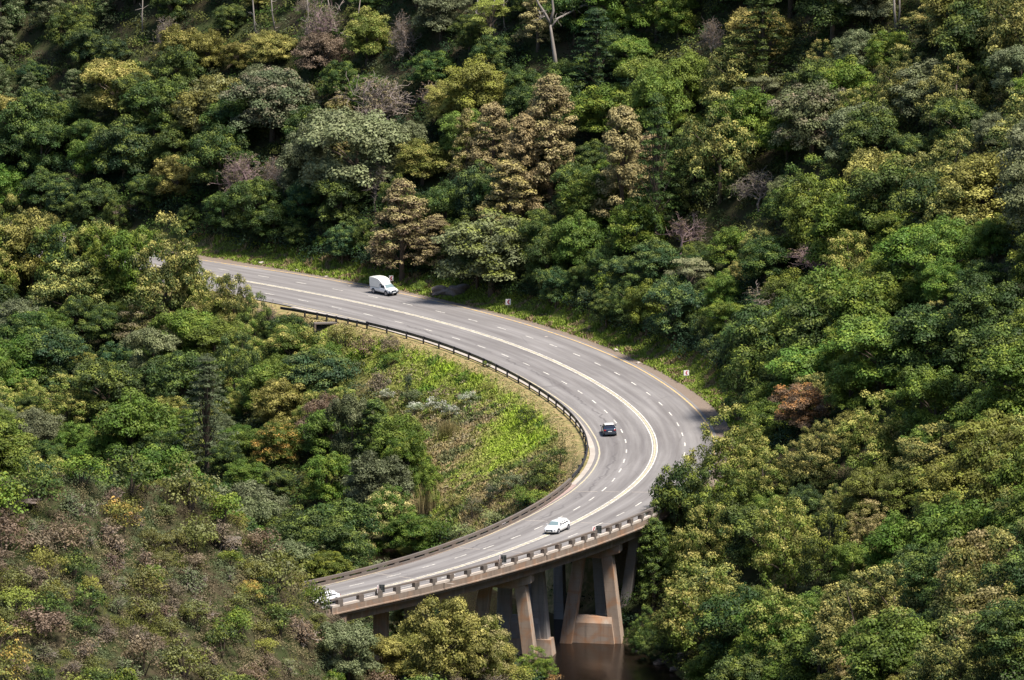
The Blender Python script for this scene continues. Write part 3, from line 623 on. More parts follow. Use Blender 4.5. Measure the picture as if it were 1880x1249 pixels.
def hatch(s, o, rev, label, paint, roofm=None, glassf='glass', L=4.3, rear_lights=True, name='parked', dyaw=0, est=False, plate=True, grp=None):
    p, rz = at_road(s, o, rev, dyaw); g = empty(name, p); tilted(g, rz); tag(g, label, 'car', grp)
    h = L/2
    hw = [(-h, .70), (-h+.12, .82), (-h+.6, .88), (0, .90), (h-.8, .88), (h-.25, .78), (h, .58)]
    top = [(-h, .92), (-h+.08, 1.02), (-h+.22, 1.10), (-h+.75, 1.40), (-h+1.35, 1.46), (.15, 1.46), (.45, 1.40), (1.15, .98), (1.5, .93), (h-.3, .80), (h-.08, .68), (h, .55)]
    belt = [(-h, .90), (-h+.3, .97), (0, .92), (1.0, .88), (h-.3, .76), (h, .50)]
    if est: top = [(-h, .85), (-h+.06, 1.0), (-h+.5, 1.36), (-h+1.1, 1.43), (.15, 1.44), (.45, 1.38), (1.15, .96), (1.5, .92), (h-.3, .80), (h-.08, .68), (h, .55)]
    zb = [(-h, .42), (-h+.3, .24), (h-.4, .22), (h, .32)]
    hwt = [(-h, .70), (-h+.75, .60), (0, .64), (.6, .63), (1.2, .72), (h, .55)]
    sta = [-h, -h+.05, -h+.12, -h+.22, -h+.5, -h+.75, -h+1.1, -h+1.5, -.2, .15, .3, .45, .7, .95, 1.15, 1.35, 1.6, h-.5, h-.3, h-.16, h-.08, h]
    loftcar(sorted(sta), hw, top, belt, zb, hwt).build('body', M[paint], g, smooth=True).data.update()
    for sg in (1, -1):
        side_glass(-h+.62, .98, hw, top, belt, hwt, sg, cut0=.28, cut1=.52).build('side_window', M['glass'], g)
    top_glass(.50, 1.12, top, hwt, .86, .92).build('windscreen', M[glassf], g)
    top_glass(-h+.70, -h+.26, top, hwt, .86, .92).build('rear_window', M['glass'], g)
    if roofm: top_glass(-h+.85, .42, top, hwt, .97, .97, 8, .022).build('roof', M[roofm], g)
    wheels(g, (-h+.78, h-.86), .885, .32)
    mirror_(g, .78, .88, 1.0, paint)
    m = MB(); m.box((h-.01, 0, .50), (.06, .86, .30)); gr_ = m.build('grille', M['plastic'], g, bevel=.03)
    m = MB(); m.box((h+.03, 0, .46), (.02, .52, .11)); m.build('number_plate', M['plate_w'], gr_)
    for sg in (1, -1):
        m = MB(); m.box((h-.17, sg*.62, .66), (.26, .26, .13), (np.array([.88, -sg*.47, 0]), np.array([sg*.47, .88, 0]), np.array([0, 0, 1]))); m.build('headlight', M['lamp_w'], g, bevel=.03)
        m = MB(); m.box((h-.13, sg*.60, .38), (.10, .22, .08)); m.build('fog_lamp', M['plastic'], g)
        m = MB(); m.box((-h+.06, sg*.64, .86), (.14, .28, .16)); m.build('tail_light', M['lamp_r'], g, bevel=.02)
    m = MB(); m.box((-h+.0, 0, .42), (.10, 1.36, .26)); bm_ = m.build('rear_bumper', M[paint] if paint == 'car_white' else M['plastic'], g, bevel=.04)
    m = MB(); m.box((-h-.06, 0, .70), (.03, .50, .12)); m.build('number_plate', M['plate_w'], g)
    m = MB(); m.box((0, 0, .20), (L*.82, 1.5, .12)); m.build('underbody', M['plastic'], g)
    if rear_lights:
        m = MB(); m.box((-h+.70, 0, 1.40), (.22, 1.1, .04)); m.build('spoiler', M[paint], g, bevel=.01)
    return g
# white wagon over the centre line
s_, o_ = so(on_plane(1023, 976)); print('wagon', s_, o_)
hatch(s_, o_, False, 'white estate car straddling the centre line on the bridge, seen from the front left', 'car_white', glassf='car_white' if False else 'glass_pale', L=4.5, name='estate_car', dyaw=.0, est=True)
s_, o_ = so(on_plane(1118, 797)); print('hatch', s_, o_)
hatch(s_, o_, True, 'dark blue hatchback with a bright roof driving away in the inner lane of the bend', 'car_navy', roofm='roof_pale', L=4.1, name='hatchback')
s_, o_ = so(on_plane(601, 1106)); o_ = 1.7; s_ += 1.1
hatch(s_, o_, False, 'white car half hidden by a bush at the left end of the bridge', 'car_white', L=4.4, name='hatchback')
# white pickup with a tall canopy
s_, o_ = so(on_plane(706, 540)); print('pickup', s_, o_)
p, rz = at_road(s_, o_); g = empty('pickup_truck', p); tilted(g, rz); tag(g, 'white pickup with a tall rounded white canopy driving along the upper road', 'pickup')
hw = [(-2.5, .82), (-1.5, .85), (0, .86), (1.6, .85), (2.2, .80), (2.5, .66)]
top = [(-2.5, .98), (-.02, .98), (0, 1.50), (.10, 1.60), (.9, 1.60), (1.05, 1.55), (1.62, 1.08), (1.75, 1.04), (2.3, .95), (2.44, .86), (2.5, .66)]
belt = [(-2.5, .96), (0, 1.0), (1.6, 1.0), (2.3, .90), (2.5, .62)]
zb = [(-2.5, .42), (2.0, .36), (2.5, .42)]; hwt = [(-2.5, .80), (0, .66), (.9, .66), (1.62, .76), (2.5, .60)]
loftcar([-2.5, -2.4, -1.6, -.8, -.03, 0, .10, .5, .9, 1.05, 1.3, 1.5, 1.62, 1.75, 2.0, 2.3, 2.38, 2.44, 2.5], hw, top, belt, zb, hwt).build('body', M['car_white'], g, smooth=True)
for sg in (1, -1): side_glass(.22, 1.40, hw, top, belt, hwt, sg, cut0=.02, cut1=.40).build('side_window', M['glass'], g)
top_glass(1.08, 1.60, top, hwt, .88, .92).build('windscreen', M['glass_pale'], g)
# canopy
ch = [(-2.52, .86), (0, .85), (.55, .72)]; ct = [(-2.52, 2.32), (-2.42, 2.40), (-1.5, 2.44), (-.5, 2.38), (.10, 2.14), (.38, 1.90), (.58, 1.66)]
m = MB(); vs = []; fs = []
stc = [-2.52, -2.45, -2.3, -1.9, -1.4, -.8, -.3, -.04, .0, .2, .35, .48, .58]
for x in stc:
    w, zt = I(x, ch), I(x, ct); z0 = 1.0 if x < -.03 else 1.622
    ring = [(w, z0), (w, z0+(zt-z0)*.55), (w*.985, zt-.09), (w*.93, zt-.025), (w*.5, zt)]; ring += [(-y, z) for y, z in ring[::-1]]
    vs += [(x, y, z) for y, z in ring]
for i in range(len(stc)-1):
    for j in range(10): fs.append((i*10+j, (i+1)*10+j, (i+1)*10+(j+1) % 10, i*10+(j+1) % 10))
fs += [tuple(range(10)), tuple((len(stc)-1)*10+j for j in range(10))[::-1]]
m.add(vs, fs); cn = m.build('canopy', M['car_cream'], g, smooth=False, bevel=.02)
m = MB(); m.box((-1.25, 0, .988), (2.48, 1.74, .03)); m.box((.04, 0, 1.3), (.03, 1.50, .62)); m.build('canopy_seal_shadow', M['plastic'], cn)  # flat seal strip; upright dark slab paints the shadow line behind the cab
wheels(g, (-1.62, 1.62), .855, .36)
mirror_(g, 1.30, .86, 1.12, 'plastic')
m = MB(); m.box((2.42, 0, .50), (.30, 1.62, .26)); m.build('front_bumper', M['plastic'], g, bevel=.05)
m = MB(); m.box((2.50, 0, .74), (.06, .80, .18)); gr_ = m.build('grille', M['plastic'], g, bevel=.02)
m = MB(); m.box((2.59, 0, .52), (.02, .50, .11)); m.build('number_plate', M['plate_w'], gr_)
for sg in (1, -1):
    m = MB(); m.box((2.40, sg*.60, .76), (.20, .28, .18)); m.build('headlight', M['lamp_w'], g, bevel=.03)
    m = MB(); m.box((-2.51, sg*.74, .80), (.05, .12, .26)); m.build('tail_light', M['lamp_r'], g)
m = MB(); m.box((0, 0, .38), (4.2, 1.4, .16)); m.build('underbody', M['plastic'], g)

# ------------------------------------------------------------------ vegetation
def leafmat(name, lit_tip, tipamt=.8, trans=.16, var=.2):
    m = bpy.data.materials.new(name); m.use_nodes = True; t = m.node_tree; t.nodes.clear()
    N = lambda k: t.nodes.new(k); out = N('ShaderNodeOutputMaterial'); pb = N('ShaderNodeBsdfPrincipled'); tr = N('ShaderNodeBsdfTranslucent'); mx = N('ShaderNodeMixShader')
    oi = N('ShaderNodeObjectInfo'); ge = N('ShaderNodeNewGeometry'); a1 = N('ShaderNodeAttribute'); a1.attribute_name = 'lit_tip'
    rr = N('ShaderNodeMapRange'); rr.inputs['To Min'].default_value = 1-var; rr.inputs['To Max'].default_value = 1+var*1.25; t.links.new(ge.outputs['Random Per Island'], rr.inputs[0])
    mt = N('ShaderNodeMix'); mt.data_type = 'RGBA'; t.links.new(oi.outputs['Color'], mt.inputs[6]); mt.inputs[7].default_value = (*lit_tip, 1)
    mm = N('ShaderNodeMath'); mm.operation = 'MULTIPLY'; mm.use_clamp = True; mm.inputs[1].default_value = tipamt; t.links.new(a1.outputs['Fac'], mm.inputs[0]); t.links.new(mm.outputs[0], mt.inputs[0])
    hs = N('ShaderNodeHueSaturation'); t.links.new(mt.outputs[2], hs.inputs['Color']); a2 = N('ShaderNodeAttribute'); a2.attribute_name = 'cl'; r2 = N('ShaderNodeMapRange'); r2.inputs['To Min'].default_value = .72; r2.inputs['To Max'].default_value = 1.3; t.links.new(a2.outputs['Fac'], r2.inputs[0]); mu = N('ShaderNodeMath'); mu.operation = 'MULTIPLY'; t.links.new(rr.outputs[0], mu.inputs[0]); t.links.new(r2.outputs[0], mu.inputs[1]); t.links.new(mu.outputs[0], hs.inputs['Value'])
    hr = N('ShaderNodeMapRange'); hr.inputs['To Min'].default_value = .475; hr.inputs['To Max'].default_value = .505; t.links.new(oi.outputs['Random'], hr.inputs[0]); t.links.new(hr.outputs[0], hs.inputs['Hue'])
    t.links.new(hs.outputs[0], pb.inputs['Base Color']); t.links.new(hs.outputs[0], tr.inputs['Color']); pb.inputs['Roughness'].default_value = .6; pb.inputs['Specular IOR Level'].default_value = .25
    mx.inputs[0].default_value = trans; t.links.new(pb.outputs[0], mx.inputs[1]); t.links.new(tr.outputs[0], mx.inputs[2]); t.links.new(mx.outputs[0], out.inputs[0]); return m
LM = {'green': leafmat('foliage_green', (.19, .25, .04), .75), 'gold': leafmat('foliage_gold_lit_tips', (.44, .41, .11), .85), 'tan': leafmat('foliage_tan_lit_tips', (.36, .31, .13), 1.0),
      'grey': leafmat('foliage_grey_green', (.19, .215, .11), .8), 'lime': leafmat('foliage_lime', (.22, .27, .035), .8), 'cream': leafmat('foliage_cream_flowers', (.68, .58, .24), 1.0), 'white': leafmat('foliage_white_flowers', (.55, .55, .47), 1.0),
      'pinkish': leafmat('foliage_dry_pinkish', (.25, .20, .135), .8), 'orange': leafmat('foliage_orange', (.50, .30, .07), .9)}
BK = {'brown': simple('bark_brown', (.10, .075, .055), .95, scale=1), 'pale': simple('bark_pale', (.24, .21, .185), .9, scale=1), 'grey': simple('twigs_pinkish_grey', (.25, .205, .18), .95, var=.3, scale=1), 'mauve': simple('twigs_mauve', (.27, .19, .19), .95, var=.3, scale=1)}
def unit(v): return v/(np.linalg.norm(v, axis=-1, keepdims=True)+1e-9)
def leaf_mesh(name, C, Rr, Tp, n, size, r, flat=.8, droop=0.0, asp=.6, up=.35, cen=None, needle=False):
    """C clump centres, Rr radii, Tp tip amount per clump, n leaves per unit of clump area"""
    P_ = []; Nn = []; T = []; CL_ = []
    for c, rc, tp in zip(C, Rr, Tp):
        k = max(10, int(n*rc*rc)); d = unit(r.normal(size=(k, 3))); d[:, 2] = np.where(d[:, 2] < -.25, -d[:, 2], d[:, 2])
        rad = rc*(1-.45*r.random((k, 1))**2)*(1+.12*r.normal(size=(k, 1)))
        q = c + d*rad*np.array([1, 1, flat]); 
        if droop: q[:, 2] -= droop*np.maximum(0, r.random(k)-.6)*3
        P_.append(q); Nn.append(unit(d+r.normal(size=(k, 3))*.38+np.array([0, 0, up])))
        CL_.append(np.full(k, r.random()))
        o = d if cen is None else unit(q-cen)
        T.append(np.clip(tp*(.04+1.15*np.clip(o[:, 2]*.8+rad[:, 0]/rc-.85, 0, 1))*(.7+.6*r.random(k)), 0, 1))  # sunlight on crown tops painted into leaf colour, along with young growth and flowers
    Q = np.concatenate(P_); N_ = np.concatenate(Nn); T = np.concatenate(T); k = len(Q)
    a = unit(np.cross(N_, unit(r.normal(size=(k, 3))))); b = np.cross(N_, a)
    L = size*(.65+.7*r.random((k, 1)))
    if needle: asp = .25
    V = np.stack([Q-a*L*.5, Q-b*L*asp*.5, Q+a*L*.5, Q+b*L*asp*.5], 1).reshape(-1, 3)
    F = np.arange(4*k).reshape(-1, 4)
    return mesh_np(name, V, F, [LM['green']], attr={'lit_tip': np.repeat(T, 4), 'cl': np.repeat(np.concatenate(CL_), 4)})
def limbs(C, H, r, trunk_r, base_h, n=10, lean=0):
    m = MB(); top = np.array([lean, 0, H*.7]); m.tube([(0, 0, -1.2), (0, 0, base_h*.5), tuple(np.array([lean*.4, 0, H*.42])), tuple(top)], [trunk_r*1.25, trunk_r, trunk_r*.7, trunk_r*.25], 7)
    idx_ = r.permutation(len(C))[:n]
    for i in idx_:
        z = base_h+(C[i][2]-base_h)*.35; z = max(base_h*.6, min(z, H*.6)); f = z/H
        s0 = np.array([lean*f, 0, z]); mid = (s0+C[i])/2+np.array([0, 0, .25]); m.tube([s0, mid, C[i]], [trunk_r*.42, trunk_r*.28, trunk_r*.08], 5, False)
    me = bpy.data.meshes.new('trunk'); me.from_pydata(m.v, [], m.f); me.materials.append(BK['brown']); me.polygons.foreach_set('use_smooth', [True]*len(me.polygons)); me.update(); return me
def dome(r, n, a, h, z0, low=-.35, jit=.22, inner=.25):
    C = []
    while len(C) < n:
        d = unit(r.normal(size=3)); 
        if d[2] < low: continue
        k = 1-jit*r.random(); 
        if r.random() < inner: k *= .55
        C.append([d[0]*a*k, d[1]*a*k, z0+d[2]*h*k])
    return np.array(C)
PROTO = {}
def make_protos():
    r = np.random.default_rng(11)
    # all crowns: width about 8 m, height about 8 m in total (scaled per tree)
    for i in range(4):      # broad domes with separate heads
        heads = [(0, 0, 5.2, 2.8)] + [(math.cos(a)*2.1, math.sin(a)*2.1, 4.0+r.random()*1.3, 1.9+r.random()*.6) for a in r.random()*6+np.arange(4)*1.57] + [(math.cos(a)*2.3, math.sin(a)*2.3, 1.9+r.random()*.5, 1.5) for a in r.random()*6+np.arange(5)*1.26]
        C = []
        for hx, hy, hz_, hr in heads: C += list(dome(r, int(9*hr), hr, hr*.9, 0)+np.array([hx, hy, hz_]))
        C = np.array(C); Rr = .55+.5*r.random(len(C)); Tp = np.clip(r.random(len(C))*1.5-.35, 0, 1)
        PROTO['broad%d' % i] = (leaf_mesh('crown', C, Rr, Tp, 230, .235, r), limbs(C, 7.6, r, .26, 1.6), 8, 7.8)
    for i in range(3):      # vine-draped lumps: rounded mounds, foliage to the ground
        heads = [(0, 0, 3.6, 3.2), (1.9, .6, 2.4, 2.2), (-1.8, -.4, 2.2, 2.4), (.3, -1.9, 2.0, 2.1), (.6, 1.6, 4.4, 1.9)]
        C = []
        for hx, hy, hz_, hr in heads: C += list(dome(r, int(11*hr), hr, hr, 0, -.7, .10, .1)+np.array([hx+r.normal()*.4, hy, hz_+r.normal()*.3]))
        C = np.array(C); C[:, 2] = np.maximum(C[:, 2], .3); Rr = .45+.35*r.random(len(C)); Tp = np.clip(.2+r.random(len(C))*1.1*(C[:, 2] > 2), 0, 1)
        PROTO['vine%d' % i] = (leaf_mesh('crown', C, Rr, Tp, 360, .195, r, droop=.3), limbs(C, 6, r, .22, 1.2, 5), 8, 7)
    for i in range(3):      # upright, cone to egg shaped, many tufts
        C = []
        for k in range(150):
            z = r.random()**.85; rad = 3.1*(1-z)**.55*(.35+.7*r.random())+.15; a = r.random()*6.283; C.append([math.cos(a)*rad, math.sin(a)*rad, 1.6+z*9])
        C = np.array(C); Rr = .42+.38*r.random(len(C)); Tp = np.clip(.35+r.random(len(C))*.9, 0, 1)
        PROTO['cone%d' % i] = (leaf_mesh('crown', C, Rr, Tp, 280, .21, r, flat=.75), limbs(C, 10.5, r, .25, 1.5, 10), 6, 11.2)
    for i in range(2):      # flat layered, airy
        C = []
        for k in range(46):
            a = r.random()*6.283; rad = 4.0*r.random()**.5; lay = r.choice([3.4, 4.6, 5.6, 6.4]); rad *= {3.4: 1, 4.6: .95, 5.6: .75, 6.4: .5}[lay]; C.append([math.cos(a)*rad, math.sin(a)*rad, lay+r.normal()*.15])
        C = np.array(C); Rr = .7+.4*r.random(len(C)); Tp = np.clip(r.random(len(C)), 0, 1)
        PROTO['layer%d' % i] = (leaf_mesh('crown', C, Rr, Tp, 150, .22, r, flat=.4, up=.8), limbs(C, 7, r, .20, 2.2, 16), 8.4, 6.8)
    for i in range(2):      # pine: tiers of drooping boughs
        C = []; 
        for z in np.arange(2.5, 14, .95):
            L = 3.3*(1-(z-2.5)/13)**.8
            for a in r.random()*6+np.arange(6)*1.05:
                for f in (.35, .65, .95): C.append([math.cos(a)*L*f, math.sin(a)*L*f, z-.25*f+r.normal()*.12])
        C.append([0, 0, 14.2]); C = np.array(C); Rr = .38+.28*r.random(len(C)); Tp = r.random(len(C))*.5
        PROTO['pine%d' % i] = (leaf_mesh('crown', C, Rr, Tp, 150, .34, r, flat=.5, needle=True), limbs(C, 14, r, .24, 2, 40), 6.8, 14.5)
    for i in range(4):      # shrubs
        C = dome(r, 26, 1.45, 1.3, .9, -.4, .3); Rr = .35+.3*r.random(len(C)); Tp = np.clip(r.random(len(C))*1.4-.2, 0, 1)
        m = MB(); 
        for k in range(5): m.tube([(0, 0, -.4), tuple(C[k]*np.array([.5, .5, .6])), tuple(C[k])], [.06, .045, .02], 4, False)
        me = bpy.data.meshes.new('stems'); me.from_pydata(m.v, [], m.f); me.materials.append(BK['brown'])
        PROTO['shrub%d' % i] = (leaf_mesh('foliage', C, Rr, Tp, 280 if i < 2 else 190, .16, r), me, 3.6, 2.6)
    for i in range(2):      # reeds
        k = 420; b = np.c_[r.normal(size=(k, 2))*.9, np.zeros(k)]; h = 1.6+r.random((k, 1))*1.6; d = unit(np.c_[r.normal(size=(k, 2))*.22, np.ones(k)]); t_ = b+d*h; sd = unit(np.cross(d, r.normal(size=(k, 3))))*.035
        V = np.stack([b-sd, b+sd, t_+sd*.4, t_-sd*.4], 1).reshape(-1, 3)
        PROTO['reed%d' % i] = (mesh_np('blades', V, np.arange(4*k).reshape(-1, 4), [LM['green']], attr={'lit_tip': np.tile([0, 0, 1, 1], k).astype(float)}), None, 2.6, 2.6)
def bare_mesh(r, H, spread, depth=4, trunk=.16, kids=(5, 5, 4, 3), leafy=0, first=.35, name='branches'):
    m = MB(); ends = []
    def grow(p, d, L, rad, lv):
        mid = p+d*L*.5+r.normal(size=3)*L*.07; e = p+d*L+r.normal(size=3)*L*.10
        m.tube([p, mid, e], [rad, rad*.8, rad*.55], 5 if lv < 2 else 3, False)
        if lv >= depth: ends.append(e); return
        for k in range(kids[min(lv, len(kids)-1)]):
            f = first+(1-first)*r.random() if k else 1.0; q = (p*(1-f)+e*f) if f < .5 else (mid*(1-(f-.5)*2)+e*(f-.5)*2)
            nd = unit(d*.55+r.normal(size=3)*spread+np.array([0, 0, .28])); grow(q, nd, L*(.52+.25*r.random()), max(rad*.5, .016), lv+1)
    grow(np.array([0, 0, -.5]), np.array([0, 0, 1.]), H*.42, trunk, 0)
    me = bpy.data.meshes.new(name); me.from_pydata(m.v, [], m.f); me.materials.append(BK['grey']); return me, np.array(ends)
make_protos()
r_ = np.random.default_rng(5)
for i in range(3):
    me, en = bare_mesh(r_, 7, .62, 4, .16, (6, 6, 5, 4)); Tp = r_.random(len(en)); k = r_.permutation(len(en))[:int(len(en)*.35)]
    PROTO['bare%d' % i] = (leaf_mesh('crown', en[k], np.full(len(k), .18), Tp[k], 150, .14, r_), me, 7, 7.5)
for i in range(3):      # thin shrubs, half twig half leaf
    me, en = bare_mesh(r_, 2.6, .7, 3, .05, (7, 6, 5), first=.1, name='twigs'); k = r_.permutation(len(en))[:int(len(en)*.6)]
    PROTO['dry%d' % i] = (leaf_mesh('foliage', en[k], np.full(len(k), .30), r_.random(len(k)), 130, .13, r_), me, 3.0, 2.8)
# two tall pale gums at the top of the far slope
me, en = bare_mesh(np.random.default_rng(3), 15, .55, 3, .33, (3, 4, 3), first=.75); PROTO['gum0'] = (None, me, 9, 17)
TREES = []      # every planted thing: x, y, radius
SP = {'broad': ('broad0', 'broad1', 'broad2', 'broad3'), 'vine': ('vine0', 'vine1', 'vine2'), 'cone': ('cone0', 'cone1', 'cone2'), 'layer': ('layer0', 'layer1'), 'pine': ('pine0', 'pine1'),
      'shrub': ('shrub0', 'shrub1', 'shrub2', 'shrub3'), 'reed': ('reed0', 'reed1'), 'bare': ('bare0', 'bare1', 'bare2'), 'dry': ('dry0', 'dry1', 'dry2'), 'gum': ('gum0',)}
NAME = {'dark_broad': 'dark_broadleaf_tree', 'broad': 'broadleaf_tree', 'vine': 'vine_covered_tree', 'cone': 'upright_tree', 'layer': 'spreading_tree', 'pine': 'pine_tree', 'shrub': 'shrub', 'reed': 'reed_clump', 'bare': 'bare_tree', 'dry': 'dry_shrub', 'gum': 'pale_barked_tree'}
CAT = {'broad': 'tree', 'vine': 'vine tree', 'cone': 'upright tree', 'layer': 'spreading tree', 'pine': 'pine tree', 'shrub': 'shrub', 'reed': 'reeds', 'bare': 'bare tree', 'dry': 'dry shrub', 'gum': 'bare tree'}
def plant(kind, pos, w, h, col, lm, label, group=None, bark=None):
    key = SP[kind][r_.integers(len(SP[kind]))]; cm, tm, pw, ph = PROTO[key]
    nk = 'dark_broad' if kind == 'broad' and col in (K['dg'], K['dg2'], K['teal'], K['drk']) else kind; g = empty(NAME[nk], pos, r_.random()*6.283); g.scale = (w/pw*(1+.1*r_.normal()*.5), w/pw, h/ph); tag(g, label, 'dark broadleaf tree' if nk == 'dark_broad' else CAT[kind], group)  # dark crowns are named by colour; the same broadleaf trees otherwise
    if tm is not None:
        o = link({'shrub': 'stems', 'dry': 'twigs', 'bare': 'branches', 'gum': 'trunk'}.get(kind, 'trunk'), tm, g); o.material_slots[0].link = 'OBJECT'
        o.material_slots[0].material = BK[bark or ('grey' if kind in ('bare', 'dry') else 'pale' if kind == 'gum' else 'brown')]
    if cm is not None:
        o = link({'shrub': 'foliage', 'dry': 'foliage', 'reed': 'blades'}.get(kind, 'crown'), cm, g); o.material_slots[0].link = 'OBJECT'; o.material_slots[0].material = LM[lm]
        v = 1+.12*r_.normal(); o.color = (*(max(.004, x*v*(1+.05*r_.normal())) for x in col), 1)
    TREES.append((pos[0], pos[1], w/2)); return g
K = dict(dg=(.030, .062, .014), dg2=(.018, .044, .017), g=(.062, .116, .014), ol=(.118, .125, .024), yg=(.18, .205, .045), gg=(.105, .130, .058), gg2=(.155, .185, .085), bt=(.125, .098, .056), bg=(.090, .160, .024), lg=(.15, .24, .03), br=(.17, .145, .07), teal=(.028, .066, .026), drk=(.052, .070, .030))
BASE0 = 'green'
def T(kind, cx, top, w, h, col, lm, label, group=None, bark=None, dy=0):
    """cx, top, w, h in photo pixels describe what the tree covers; it stands on the ground below"""
    b = hit(cx, top+h); sc = FPX/np.linalg.norm(b-CAM); plant(kind, tuple(b), w/sc, h/sc*1.02, K[col], lm, label, group, bark)
